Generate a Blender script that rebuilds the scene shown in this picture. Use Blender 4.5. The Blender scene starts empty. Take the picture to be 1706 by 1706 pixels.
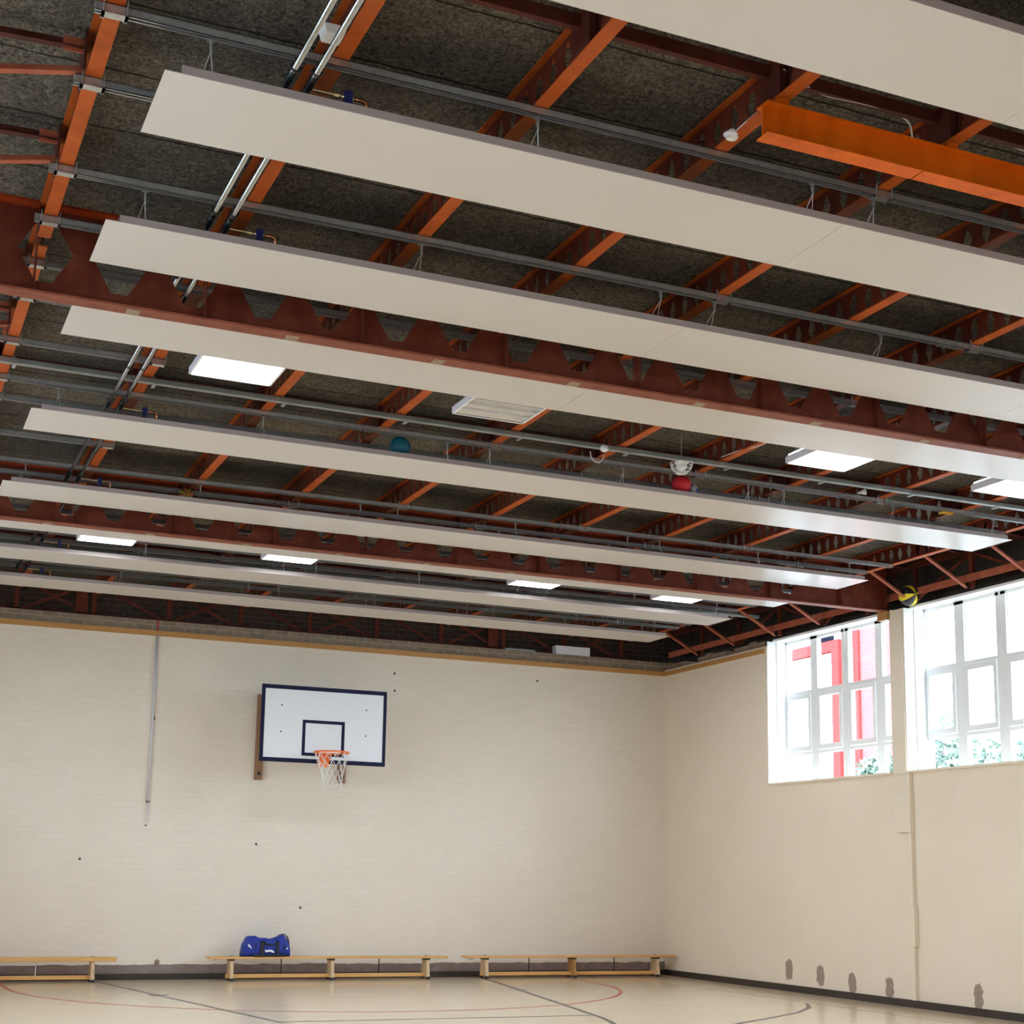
import bpy, math, random
from mathutils import Vector, Matrix
random.seed(7)
PI = math.pi
S = bpy.context.scene
COL = S.collection

# ------------------------------------------------------------------ camera
cam_d = bpy.data.cameras.new('camera')
cam = bpy.data.objects.new('camera', cam_d)
COL.objects.link(cam)
yaw, pitch, roll = math.radians(23.22875), math.radians(9.7186), math.radians(1.0459)
fwd = Vector((math.sin(yaw)*math.cos(pitch), math.cos(yaw)*math.cos(pitch), math.sin(pitch)))
rgt = Vector((math.cos(yaw), -math.sin(yaw), 0))
upv = rgt.cross(fwd)
r2 = rgt*math.cos(roll) + upv*math.sin(roll)
u2 = -rgt*math.sin(roll) + upv*math.cos(roll)
m = Matrix((r2, u2, -fwd)).transposed().to_4x4()
m.translation = Vector((-11.5028, -20.202, 1.3874))
cam.matrix_world = m
cam_d.sensor_width = 36.0
cam_d.lens = 2470.55/1706*36
cam_d.shift_x = (853-832.7)/1706
cam_d.shift_y = (1041.44-853)/1706
cam_d.clip_start = 0.05
cam_d.clip_end = 300
S.camera = cam

# ------------------------------------------------------------------ world and light
W = bpy.data.worlds.new('overcast_sky')
S.world = W
W.use_nodes = True
nt = W.node_tree
bg = nt.nodes['Background']
tc = nt.nodes.new('ShaderNodeTexCoord')
sep = nt.nodes.new('ShaderNodeSeparateXYZ')
rmp = nt.nodes.new('ShaderNodeValToRGB')
nt.links.new(tc.outputs['Generated'], sep.inputs[0])
nt.links.new(sep.outputs['Z'], rmp.inputs[0])
nt.links.new(rmp.outputs[0], bg.inputs['Color'])
rmp.color_ramp.elements[0].position = 0.0
rmp.color_ramp.elements[0].color = (0.46, 0.515, 0.60, 1)
rmp.color_ramp.elements[1].position = 0.6
rmp.color_ramp.elements[1].color = (0.90, 1.04, 1.28, 1)
bg.inputs['Strength'].default_value = 16.0

S.view_settings.view_transform = 'Standard'
S.view_settings.look = 'None'
S.view_settings.gamma = 1.0
S.view_settings.exposure = 0.40
S.view_settings.use_curve_mapping = False
S.cycles.max_bounces = 10
S.cycles.diffuse_bounces = 6
S.cycles.glossy_bounces = 4
S.cycles.transparent_max_bounces = 12
S.cycles.use_denoising = True
S.cycles.sample_clamp_indirect = 8.0
S.cycles.caustics_reflective = False
S.cycles.caustics_refractive = False

# room numbers (metres, x right along the far wall, y towards the far wall, z up)
XL, XR, YF, YB = -12.3, 0.0, 0.0, -24.0
DECK = 5.29
PIERS = [(-2.87, -5.56), (-5.83, -8.65), (-8.92, -11.35), (-11.62, -14.3), (-14.6, -17.4), (-17.7, -20.6)]
WZ0, WZ1 = 2.75, 4.73

def portal(x, y0, y1, side):
    d = bpy.data.lights.new('window_daylight_portal', 'AREA')
    d.shape = 'RECTANGLE'
    d.size, d.size_y = abs(y1-y0), WZ1-WZ0
    d.cycles.is_portal = True
    o = bpy.data.objects.new('window_daylight_portal', d)
    COL.objects.link(o)
    o.location = (x, (y0+y1)/2, (WZ0+WZ1)/2)
    # local -Z points into the room
    zc = Vector((side, 0, 0)); xc = Vector((0, 1, 0)); yc = zc.cross(xc)
    mm = Matrix((xc, yc, zc)).transposed().to_4x4(); mm.translation = o.location
    o.matrix_world = mm
for a, b in PIERS:
    portal(0.42, a, b, 1)
    portal(XL-0.42, a, b, -1)

# ------------------------------------------------------------------ materials
def mat(name, col, rough=0.6, metal=0.0, spec=0.5, coat=0.0):
    mt = bpy.data.materials.new(name); mt.use_nodes = True
    b = mt.node_tree.nodes['Principled BSDF']
    b.inputs['Base Color'].default_value = (*col, 1)
    b.inputs['Roughness'].default_value = rough
    b.inputs['Metallic'].default_value = metal
    b.inputs['Specular IOR Level'].default_value = spec
    b.inputs['Coat Weight'].default_value = coat
    return mt
class N:
    """small helper round a material's node tree"""
    def __init__(s, mt): s.t = mt.node_tree; s.b = s.t.nodes['Principled BSDF']
    def new(s, k, **kw):
        n = s.t.nodes.new(k)
        for a, v in kw.items():
            if hasattr(n, a): setattr(n, a, v)
            else: n.inputs[a.replace('_', ' ')].default_value = v
        return n
    def l(s, a, b): s.t.links.new(a, b)
    def pos(s): return s.new('ShaderNodeNewGeometry').outputs['Position']
    def mapping(s, src, scale=(1, 1, 1), rot=(0, 0, 0), loc=(0, 0, 0)):
        mp = s.new('ShaderNodeMapping'); s.l(src, mp.inputs[0])
        mp.inputs['Scale'].default_value = scale; mp.inputs['Rotation'].default_value = rot; mp.inputs['Location'].default_value = loc
        return mp.outputs[0]
    def noise(s, vec, scale, detail=4, rough=0.55):
        n = s.new('ShaderNodeTexNoise'); s.l(vec, n.inputs['Vector'])
        n.inputs['Scale'].default_value = scale; n.inputs['Detail'].default_value = detail; n.inputs['Roughness'].default_value = rough
        return n.outputs['Fac']
    def ramp(s, fac, stops):
        r = s.new('ShaderNodeValToRGB'); s.l(fac, r.inputs[0])
        e = r.color_ramp.elements
        while len(e) < len(stops): e.new(0.5)
        for i, (p, c) in enumerate(stops):
            e[i].position = p; e[i].color = (*c, 1) if len(c) == 3 else c
        return r.outputs[0]
    def mix(s, fac, a, b, mode='MIX'):
        n = s.new('ShaderNodeMix'); n.data_type = 'RGBA'; n.blend_type = mode
        for v, i in ((fac, 0), (a, 6), (b, 7)):
            if isinstance(v, (int, float)): n.inputs[i].default_value = v
            elif isinstance(v, tuple): n.inputs[i].default_value = (*v, 1)
            else: s.l(v, n.inputs[i])
        return n.outputs[2]
    def math(s, op, a, b=None, c=None):
        n = s.new('ShaderNodeMath'); n.operation = op
        for i, v in enumerate((a, b, c)):
            if v is None: continue
            if isinstance(v, (int, float)): n.inputs[i].default_value = v
            else: s.l(v, n.inputs[i])
        return n.outputs[0]
    def bump(s, h, st=0.3, dist=0.01):
        n = s.new('ShaderNodeBump'); s.l(h, n.inputs['Height'])
        n.inputs['Strength'].default_value = st; n.inputs['Distance'].default_value = dist
        s.l(n.outputs[0], s.b.inputs['Normal'])
    def color(s, c): s.l(c, s.b.inputs['Base Color'])

def noisy(name, c1, c2, scale=6, rough=0.6, metal=0.0, bump=0.0, spec=0.5, detail=5, stretch=(1, 1, 1)):
    mt = mat(name, c1, rough, metal, spec); n = N(mt)
    f = n.noise(n.mapping(n.pos(), stretch), scale, detail)
    n.color(n.ramp(f, [(0.3, c1), (0.7, c2)]))
    if bump: n.bump(f, bump)
    return mt

CREAM = (0.76, 0.655, 0.51)
def wall_paint(name, axis, brick=True):
    """painted brickwork; axis tells which world axis runs along the wall"""
    mt = mat(name, CREAM, 0.62); n = N(mt)
    p = n.pos()
    sp = n.new('ShaderNodeSeparateXYZ'); n.l(p, sp.inputs[0])
    cb = n.new('ShaderNodeCombineXYZ')
    n.l(sp.outputs[axis], cb.inputs[0]); n.l(sp.outputs['Z'], cb.inputs[1])
    v = cb.outputs[0]
    bk = n.new('ShaderNodeTexBrick'); n.l(v, bk.inputs['Vector'])
    bk.inputs['Scale'].default_value = 1.0
    bk.inputs['Brick Width'].default_value = 0.225; bk.inputs['Row Height'].default_value = 0.075
    bk.inputs['Mortar Size'].default_value = 0.005; bk.inputs['Mortar Smooth'].default_value = 0.7
    bk.inputs['Color1'].default_value = (1, 1, 1, 1); bk.inputs['Color2'].default_value = (0.965, 0.965, 0.965, 1)
    bk.inputs['Mortar'].default_value = (0.90, 0.885, 0.87, 1)
    big = n.noise(v, 0.9, 5)
    fine = n.noise(n.mapping(v, (1, 9, 1)), 3.0, 4)
    base = n.ramp(big, [(0.3, CREAM), (0.75, (0.80, 0.70, 0.56))] if axis == 'Y' else [(0.3, (0.74, 0.67, 0.565)), (0.75, (0.78, 0.715, 0.62))])
    base = n.mix(n.math('MULTIPLY', fine, 0.22), base, (0.68, 0.575, 0.44))
    if brick:
        patch = n.ramp(n.noise(v, 1.7, 3), [(0.35, (0.35, 0.35, 0.35)), (0.65, (1, 1, 1))])
        bm_ = n.mix(patch, (1.0, 1.0, 1.0), bk.outputs['Color'])
        base = n.mix(1.0, base, bm_, 'MULTIPLY')
        n.bump(n.math('ADD', n.math('MULTIPLY', bk.outputs['Fac'], -1.0), n.math('MULTIPLY', fine, 0.6)), 0.14, 0.006)
    else:
        faint = n.mix(0.25, (1.0, 1.0, 1.0), bk.outputs['Color'])
        base = n.mix(1.0, base, faint, 'MULTIPLY')
        # scuffed areas and small knocks in the paint
        sc = n.ramp(n.noise(n.mapping(v, (1.0, 0.6, 1)), 1.3, 6, 0.65), [(0.56, (0, 0, 0)), (0.8, (1, 1, 1))])
        base = n.mix(n.math('MULTIPLY', sc, 0.16), base, (0.50, 0.42, 0.33))
        sp2 = n.ramp(n.noise(v, 7.0, 2), [(0.76, (0, 0, 0)), (0.79, (1, 1, 1))])
        base = n.mix(n.math('MULTIPLY', sp2, 0.55), base, (0.33, 0.27, 0.22))
        n.bump(fine, 0.12, 0.004)
    if axis == 'Y':
        # five places near the floor where the paint has come away and grey render shows
        total = None
        for (py, z0, z1, w) in ((-3.30, 0.16, 0.40, .085), (-4.0, 0.13, 0.36, .085), (-4.66, 0.08, 0.31, .08), (-5.39, 0.09, 0.30, .08), (-6.93, 0.06, 0.33, .075)):
            wob = n.math('MULTIPLY', n.math('SUBTRACT', n.noise(n.mapping(v, (1, .45, 1)), 26, 3), 0.5), 2.4)
            dy = n.math('DIVIDE', n.math('SUBTRACT', sp.outputs['Y'], py), w)
            dz = n.math('DIVIDE', n.math('SUBTRACT', sp.outputs['Z'], (z0+z1)/2), (z1-z0)/2*1.12)
            d = n.math('ADD', n.math('ADD', n.math('POWER', n.math('ABSOLUTE', dy), 2.5), n.math('POWER', n.math('ABSOLUTE', dz), 3.0)), wob)
            k = n.math('LESS_THAN', d, 0.95)
            total = k if total is None else n.math('MAXIMUM', total, k)
        base = n.mix(total, base, n.ramp(n.noise(v, 30, 4), [(0.3, (0.27, 0.20, 0.155)), (0.7, (0.36, 0.275, 0.215))]))
    if axis == 'X':
        # bare grey purple band just above the skirting, with a ragged upper edge
        wob = n.math('MULTIPLY', n.math('SUBTRACT', n.noise(n.mapping(v, (1, 0.3, 1)), 3.5, 5), 0.5), 0.07)
        k = n.math('LESS_THAN', n.math('ADD', sp.outputs['Z'], wob), 0.195)
        base = n.mix(k, base, n.ramp(n.noise(v, 9, 4), [(0.3, (0.185, 0.14, 0.125)), (0.7, (0.26, 0.205, 0.18))]))
        # a few small dark fixings holes
        tot = None
        for hx, hz in ((-6.41, 1.80), (-4.48, 4.3), (-2.2, 4.35), (-5.75, .95), (-4.47, 4.05), (-8.75, 1.55)):
            d = n.math('ADD', n.math('POWER', n.math('SUBTRACT', sp.outputs['X'], hx), 2.0), n.math('POWER', n.math('SUBTRACT', sp.outputs['Z'], hz), 2.0))
            k = n.math('LESS_THAN', d, 0.017**2)
            tot = k if tot is None else n.math('MAXIMUM', tot, k)
        base = n.mix(tot, base, (0.05, 0.04, 0.035))
    n.color(base)
    return mt

M = {}
M['wall_x'] = wall_paint('painted_brick_far', 'X')
M['wall_y'] = wall_paint('painted_render_side', 'Y', False)

def deck_mat():
    mt = mat('woodwool_slab', (0.1, 0.09, 0.07), 0.95, 0, 0.1); n = N(mt)
    p = n.pos()
    def fibre(vec, sc, dist):
        q = n.new('ShaderNodeTexNoise'); n.l(vec, q.inputs['Vector']); q.inputs['Scale'].default_value = sc
        q.inputs['Detail'].default_value = 7; q.inputs['Roughness'].default_value = 0.72; q.inputs['Distortion'].default_value = dist
        return q.outputs['Fac']
    fib = fibre(p, 15, 3.0)
    fib2 = fibre(n.mapping(p, (0.45, 1.3, 1), (0, 0, 0.9)), 30, 2.2)
    fib3 = fibre(n.mapping(p, (1.3, 0.45, 1), (0, 0, 0.3)), 30, 2.2)
    big = n.noise(p, 1.1, 5, 0.6)
    c = n.ramp(n.math('MULTIPLY', n.math('ADD', fib2, fib3), 0.5), [(0.42, (0.03, 0.026, 0.024)), (0.52, (0.16, 0.14, 0.118)), (0.60, (0.46, 0.41, 0.35))])
    c = n.mix(0.5, c, n.ramp(fib, [(0.38, (0.035, 0.03, 0.026)), (0.62, (0.36, 0.32, 0.27))]))
    c = n.mix(1.0, c, n.ramp(big, [(0.3, (0.55, 0.55, 0.56)), (0.72, (1.15, 1.1, 1.0))]), 'MULTIPLY')
    sp = n.new('ShaderNodeSeparateXYZ'); n.l(p, sp.inputs[0])
    # slab joints every 0.61 m across the joists
    wob = n.math('MULTIPLY', n.math('SUBTRACT', n.noise(p, 6, 3), 0.5), 0.035)
    fr = n.math('FRACT', n.math('DIVIDE', n.math('ADD', n.math('ADD', sp.outputs['Y'], 60.2), wob), 0.61))
    k = n.math('LESS_THAN', fr, 0.026)
    c = n.mix(n.math('MULTIPLY', k, 0.85), c, (0.012, 0.01, 0.009))
    n.color(c); n.bump(n.math('ADD', fib2, fib), 0.9, 0.02)
    return mt
M['deck'] = deck_mat()

def floor_mat():
    mt = mat('varnished_maple_floor', (0.6, 0.45, 0.28), 0.16, 0, 0.55, 0.3); n = N(mt)
    mt.node_tree.nodes['Principled BSDF'].inputs['Coat Roughness'].default_value = 0.12
    p = n.pos()
    bk = n.new('ShaderNodeTexBrick'); n.l(p, bk.inputs['Vector'])
    bk.inputs['Scale'].default_value = 1.0; bk.offset = 0.37
    bk.inputs['Brick Width'].default_value = 1.4; bk.inputs['Row Height'].default_value = 0.07
    bk.inputs['Mortar Size'].default_value = 0.0012
    bk.inputs['Color1'].default_value = (0.80, 0.655, 0.455, 1); bk.inputs['Color2'].default_value = (0.76, 0.61, 0.41, 1)
    bk.inputs['Mortar'].default_value = (0.36, 0.26, 0.15, 1)
    g = n.noise(n.mapping(p, (0.6, 12, 1)), 5, 5)
    c = n.mix(1.0, bk.outputs['Color'], n.ramp(g, [(0.3, (0.92, 0.9, 0.87)), (0.7, (1.06, 1.06, 1.06))]), 'MULTIPLY')
    n.color(c)
    n.b.inputs['Roughness'].default_value = 0.19
    return mt
M['floor'] = floor_mat()

def bare_brick(name, axis, c1, c2, mort, w=0.225, h=0.075, ms=0.010):
    mt = mat(name, c1, 0.9, 0, 0.2); n = N(mt); p = n.pos()
    sp = n.new('ShaderNodeSeparateXYZ'); n.l(p, sp.inputs[0]); cb = n.new('ShaderNodeCombineXYZ')
    n.l(sp.outputs[axis], cb.inputs[0]); n.l(sp.outputs['Z'], cb.inputs[1])
    bk = n.new('ShaderNodeTexBrick'); n.l(cb.outputs[0], bk.inputs['Vector']); bk.inputs['Scale'].default_value = 1
    bk.inputs['Brick Width'].default_value = w; bk.inputs['Row Height'].default_value = h; bk.inputs['Mortar Size'].default_value = ms
    bk.inputs['Color1'].default_value = (*c1, 1); bk.inputs['Color2'].default_value = (*c2, 1); bk.inputs['Mortar'].default_value = (*mort, 1)
    n.color(n.mix(0.35, bk.outputs['Color'], n.ramp(n.noise(p, 12, 5), [(0.3, tuple(v*.55 for v in c1)), (0.7, mort)])))
    n.bump(bk.outputs['Fac'], -0.5, 0.008)
    return mt
M['brick_x'] = bare_brick('bare_grey_brick_far', 'X', (0.25, 0.19, 0.14), (0.19, 0.145, 0.105), (0.33, 0.27, 0.20))
M['brick_y'] = bare_brick('bare_grey_brick_side', 'Y', (0.24, 0.14, 0.09), (0.16, 0.10, 0.07), (0.28, 0.22, 0.16))
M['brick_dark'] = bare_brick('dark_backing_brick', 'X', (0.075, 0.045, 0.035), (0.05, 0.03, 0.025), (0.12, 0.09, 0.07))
M['dark_board'] = noisy('dark_fascia_board', (0.03, 0.024, 0.02), (0.055, 0.042, 0.034), 5, 0.9)

def steel(name, a, b, c):
    mt = mat(name, a, 0.6, 0, 0.14); n = N(mt); p = n.pos()
    f = n.noise(p, 7, 6, 0.62)
    col = n.ramp(f, [(0.3, a), (0.55, b), (0.75, c)])
    st = n.ramp(n.noise(n.mapping(p, (2, 2, .5)), 2.6, 4), [(0.55, (1, 1, 1)), (0.8, (0.62, 0.58, 0.56))])
    n.color(n.mix(1.0, col, st, 'MULTIPLY'))
    n.l(n.ramp(f, [(0.3, (0.42, 0.42, 0.42)), (0.7, (0.62, 0.62, 0.62))]), n.b.inputs['Roughness'])
    return mt
M['beam_shaded_joist_red'] = steel('red_oxide_beam_and_shaded_joist_web', (0.095, 0.019, 0.010), (0.13, 0.028, 0.015), (0.175, 0.047, 0.028))  # beam colour, also used as the shaded version of the joist paint on joist webs
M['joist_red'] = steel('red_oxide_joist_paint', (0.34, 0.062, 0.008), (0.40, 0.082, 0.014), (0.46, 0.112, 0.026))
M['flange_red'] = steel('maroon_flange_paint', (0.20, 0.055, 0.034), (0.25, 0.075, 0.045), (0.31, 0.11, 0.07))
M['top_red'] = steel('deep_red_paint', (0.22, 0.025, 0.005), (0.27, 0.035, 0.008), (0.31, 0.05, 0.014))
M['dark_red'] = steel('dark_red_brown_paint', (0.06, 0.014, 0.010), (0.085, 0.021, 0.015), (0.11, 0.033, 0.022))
M['orange'] = steel('bright_orange_paint', (0.56, 0.095, 0.001), (0.64, 0.12, 0.002), (0.70, 0.145, 0.003))
M['strut_red'] = steel('salmon_red_strut_paint', (0.33, 0.085, 0.045), (0.38, 0.105, 0.058), (0.43, 0.14, 0.085))
M['galv'] = noisy('galvanised_steel', (0.50, 0.51, 0.51), (0.38, 0.39, 0.39), 30, 0.28, 0.65)
M['trunk'] = noisy('grey_trunking', (0.32, 0.34, 0.33), (0.24, 0.26, 0.25), 8, 0.4, 0.6)
M['chrome'] = mat('bright_plated_pipe', (0.40, 0.40, 0.39), 0.2, 1.0)
M['black_clip'] = mat('dark_steel_clip', (0.03, 0.035, 0.04), 0.4, 0.7)
M['copper'] = noisy('copper_pipe', (0.62, 0.27, 0.13), (0.42, 0.17, 0.08), 20, 0.28, 1.0)
M['brass'] = mat('brass_fitting', (0.62, 0.52, 0.32), 0.3, 1.0)
M['valve_blue'] = mat('navy_blue_valve_grip', (0.012, 0.016, 0.09), 0.4)
M['panel'] = mat('satin_white_panel', (0.575, 0.54, 0.515), 0.27, 0, 0.55)
M['panel_edge'] = mat('taupe_panel_edge', (0.33, 0.28, 0.27), 0.5)
M['insul'] = noisy('dark_grey_insulation_foil', (0.07, 0.07, 0.07), (0.11, 0.11, 0.105), 9, 0.9, 0.0)
M['white'] = mat('white_gloss_paint', (0.80, 0.81, 0.80), 0.35)
M['white_metal'] = mat('white_enamelled_housing', (0.62, 0.61, 0.66), 0.45)
M['reflector'] = mat('silver_reflector', (0.85, 0.85, 0.86), 0.18, 0.9)
M['louvre'] = mat('white_louvre', (0.78, 0.76, 0.74), 0.35)
def emit(name, col, st):
    mt = bpy.data.materials.new(name); mt.use_nodes = True
    t = mt.node_tree; t.nodes.remove(t.nodes['Principled BSDF'])
    e = t.nodes.new('ShaderNodeEmission'); e.inputs[0].default_value = (*col, 1); e.inputs[1].default_value = st
    t.links.new(e.outputs[0], t.nodes['Material Output'].inputs[0]); return mt
M['tube_on'] = emit('lit_fluorescent_tube', (0.88, 0.93, 1.0), 50)
M['diffuser_on'] = emit('lit_prismatic_sheet', (0.88, 0.92, 1.0), 22)
M['tube_off'] = mat('unlit_tube', (0.75, 0.72, 0.68), 0.3)
def timber(name, a, b, rough=0.45, axis=(1, 14, 14), scale=3.2):
    mt = mat(name, a, rough); n = N(mt)
    tcn = n.new('ShaderNodeTexCoord')
    f = n.noise(n.mapping(tcn.outputs['Object'], axis), scale, 6, 0.6)
    n.color(n.ramp(f, [(0.3, a), (0.7, b)])); n.bump(f, 0.08, 0.003); return mt
M['bench'] = timber('varnished_pine', (0.62, 0.33, 0.10), (0.72, 0.42, 0.15), 0.32)
M['bench_leg'] = timber('pale_beech_plywood', (0.56, 0.40, 0.22), (0.66, 0.49, 0.29), 0.4, (14, 14, 1))
M['bench_leg_dark'] = timber('brown_plywood', (0.36, 0.18, 0.05), (0.44, 0.23, 0.075), 0.4, (14, 14, 1))
M['trim'] = timber('brown_timber_batten', (0.42, 0.20, 0.05), (0.50, 0.255, 0.08), 0.5, (1, 1, 10), 2.0)
M['post'] = timber('brown_timber_post', (0.24, 0.12, 0.06), (0.30, 0.155, 0.08), 0.6, (14, 14, 1))
M['black'] = mat('black_rubber', (0.015, 0.015, 0.017), 0.5)
M['skirting'] = noisy('worn_black_skirting', (0.022, 0.016, 0.014), (0.05, 0.032, 0.026), 7, 0.45)
M['board'] = mat('white_backboard_face', (0.66, 0.68, 0.70), 0.3)
M['navy'] = mat('navy_painted_line', (0.006, 0.007, 0.035), 0.6, 0, 0.2)
M['hoop'] = mat('orange_hoop_enamel', (0.85, 0.17, 0.015), 0.35)
M['net'] = mat('white_nylon_net', (0.72, 0.71, 0.68), 0.8)
M['pole'] = mat('pale_grey_pole', (0.62, 0.62, 0.66), 0.4)
M['red'] = mat('red_rod', (0.42, 0.03, 0.02), 0.5)
M['line_dark'] = mat('black_court_line', (0.10, 0.085, 0.08), 0.3)
M['line_red'] = mat('red_court_line', (0.45, 0.10, 0.07), 0.3)
M['line_pink'] = mat('worn_red_court_line', (0.55, 0.25, 0.16), 0.3)
M['cable'] = mat('white_cable', (0.62, 0.60, 0.57), 0.5)
M['plastic'] = mat('white_plastic', (0.72, 0.70, 0.67), 0.4)
M['casing'] = mat('cream_painted_casing', (0.76, 0.665, 0.52), 0.5)
M['bag_blue'] = noisy('royal_blue_nylon', (0.001, 0.015, 0.20), (0.002, 0.03, 0.34), 18, 0.5, bump=0.25)
M['bag_black'] = mat('black_webbing', (0.012, 0.012, 0.018), 0.7)
M['bag_white'] = mat('white_print', (0.8, 0.8, 0.82), 0.5)
M['teal'] = noisy('teal_rubber', (0.0, 0.10, 0.15), (0.0, 0.12, 0.175), 40, 0.55)
M['ball_red'] = noisy('red_foam', (0.62, 0.015, 0.02), (0.7, 0.02, 0.03), 40, 0.6)
M['yellow'] = mat('yellow_plastic', (0.80, 0.42, 0.02), 0.45)
M['plume'] = mat('white_feather', (0.75, 0.73, 0.70), 0.8)

def glass_mat():
    mt = bpy.data.materials.new('window_glass'); mt.use_nodes = True
    t = mt.node_tree; t.nodes.remove(t.nodes['Principled BSDF'])
    tr = t.nodes.new('ShaderNodeBsdfTransparent'); tr.inputs[0].default_value = (0.93, 0.97, 0.98, 1)
    gl = t.nodes.new('ShaderNodeBsdfGlossy'); gl.inputs['Roughness'].default_value = 0.02
    mx = t.nodes.new('ShaderNodeMixShader')
    mx.inputs[0].default_value = 0.05
    t.links.new(tr.outputs[0], mx.inputs[1]); t.links.new(gl.outputs[0], mx.inputs[2])
    t.links.new(mx.outputs[0], t.nodes['Material Output'].inputs[0])
    return mt
M['glass'] = glass_mat()

# ------------------------------------------------------------------ mesh helpers
class MB:
    def __init__(s): s.v = []; s.f = []; s.mi = []; s.cur = 0
    def add(s, vs, fs):
        o = len(s.v); s.v += [tuple(v) for v in vs]
        for f in fs: s.f.append(tuple(i+o for i in f)); s.mi.append(s.cur)
    def box(s, x0, x1, y0, y1, z0, z1):
        x0, x1 = min(x0, x1), max(x0, x1); y0, y1 = min(y0, y1), max(y0, y1); z0, z1 = min(z0, z1), max(z0, z1)
        s.add([(x0,y0,z0),(x1,y0,z0),(x1,y1,z0),(x0,y1,z0),(x0,y0,z1),(x1,y0,z1),(x1,y1,z1),(x0,y1,z1)],
              [(0,3,2,1),(4,5,6,7),(0,1,5,4),(1,2,6,5),(2,3,7,6),(3,0,4,7)])
    def prism(s, pts, axis, a, b):
        """pts: 2D outline; axis 0/1/2 = extrusion along x/y/z between a and b"""
        def P(p, t): return (t, p[0], p[1]) if axis == 0 else ((p[0], t, p[1]) if axis == 1 else (p[0], p[1], t))
        k = len(pts)
        s.add([P(p, a) for p in pts]+[P(p, b) for p in pts],
              [tuple(range(k))[::-1], tuple(range(k, 2*k))]+[(i, (i+1) % k, k+(i+1) % k, k+i) for i in range(k)])
    def bar(s, p, q, w, h, up=(0, 0, 1)):
        p, q = Vector(p), Vector(q); d = (q-p).normalized()
        u = Vector(up)
        if abs(d.dot(u)) > 0.98: u = Vector((0, 1, 0))
        a = d.cross(u).normalized()*w/2; b = a.cross(d).normalized()*h/2
        vs = [p-a-b, p+a-b, p+a+b, p-a+b, q-a-b, q+a-b, q+a+b, q-a+b]
        s.add(vs, [(0,1,2,3),(7,6,5,4),(0,4,5,1),(1,5,6,2),(2,6,7,3),(3,7,4,0)])
    def tube(s, pts, r, n=10, closed=False, cap=True):
        pts = [Vector(p) for p in pts]; k = len(pts); rr = r if isinstance(r, (list, tuple)) else [r]*k
        prev = None; vs = []
        for i, p in enumerate(pts):
            if closed: d = pts[(i+1) % k]-pts[i-1]
            else: d = pts[min(i+1, k-1)]-pts[max(i-1, 0)]
            if d.length < 1e-9: d = Vector((0, 0, 1))
            d.normalize()
            if prev is None:
                a = d.cross(Vector((0, 0, 1)))
                if a.length < 1e-3: a = d.cross(Vector((0, 1, 0)))
            else: a = prev-d*prev.dot(d)
            a.normalize(); prev = a; b = d.cross(a)
            for j in range(n):
                t = 2*PI*j/n; vs.append(p+(a*math.cos(t)+b*math.sin(t))*rr[i])
        fs = []
        for i in range(k if closed else k-1):
            for j in range(n):
                i2 = (i+1) % k
                fs.append((i*n+j, i*n+(j+1) % n, i2*n+(j+1) % n, i2*n+j))
        if cap and not closed:
            fs.append(tuple(range(n))[::-1]); fs.append(tuple((k-1)*n+j for j in range(n)))
        s.add(vs, fs)
    def lathe(s, prof, c=(0, 0, 0), n=24, axis='z'):
        vs = []; k = len(prof)
        for r, h in prof:
            for j in range(n):
                t = 2*PI*j/n; a, b = r*math.cos(t), r*math.sin(t)
                v = {'z': (a, b, h), 'y': (a, h, b), 'x': (h, a, b)}[axis]
                vs.append((v[0]+c[0], v[1]+c[1], v[2]+c[2]))
        fs = [(i*n+j, i*n+(j+1) % n, (i+1)*n+(j+1) % n, (i+1)*n+j) for i in range(k-1) for j in range(n)]
        s.add(vs, fs)
    def sphere(s, c, r, nu=24, nv=14, sc=(1, 1, 1)):
        prof = [(max(1e-5, r*math.sin(PI*i/nv)), -r*math.cos(PI*i/nv)) for i in range(nv+1)]
        o = len(s.v); s.lathe(prof, (0, 0, 0), nu)
        for i in range(o, len(s.v)):
            v = s.v[i]; s.v[i] = (v[0]*sc[0]+c[0], v[1]*sc[1]+c[1], v[2]*sc[2]+c[2])
    def build(s, name, mats, parent=None, smooth=False, bevel=0.0, seg=2, normals=True):
        me = bpy.data.meshes.new(name); me.from_pydata(s.v, [], s.f)
        if not isinstance(mats, (list, tuple)): mats = [mats]
        for mt in mats: me.materials.append(mt)
        if len(mats) > 1: me.polygons.foreach_set('material_index', s.mi)
        if normals:
            import bmesh
            b = bmesh.new(); b.from_mesh(me); bmesh.ops.recalc_face_normals(b, faces=b.faces); b.to_mesh(me); b.free()
        if smooth:
            me.polygons.foreach_set('use_smooth', [True]*len(me.polygons))
        me.update()
        o = bpy.data.objects.new(name, me); COL.objects.link(o)
        if parent is not None:
            o.parent = parent
            o.matrix_parent_inverse = Matrix.Translation(parent.location).inverted()
            o.matrix_parent_inverse = Matrix.Identity(4)
            o.location = -Vector(gl(parent))
        if bevel:
            md = o.modifiers.new('bevel', 'BEVEL'); md.width = bevel; md.segments = seg; md.limit_method = 'ANGLE'
        return o
def gl(o):
    v = Vector(o.location)
    while o.parent is not None:
        o = o.parent; v += Vector(o.location)
    return v
def one(name, mt, fn, parent=None, **kw):
    b = MB(); fn(b); return b.build(name, mt, parent, **kw)
def tag(o, label=None, cat=None, group=None, kind=None):
    if label: o['label'] = label
    if cat: o['category'] = cat
    if group: o['group'] = group
    if kind: o['kind'] = kind
    return o
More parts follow.
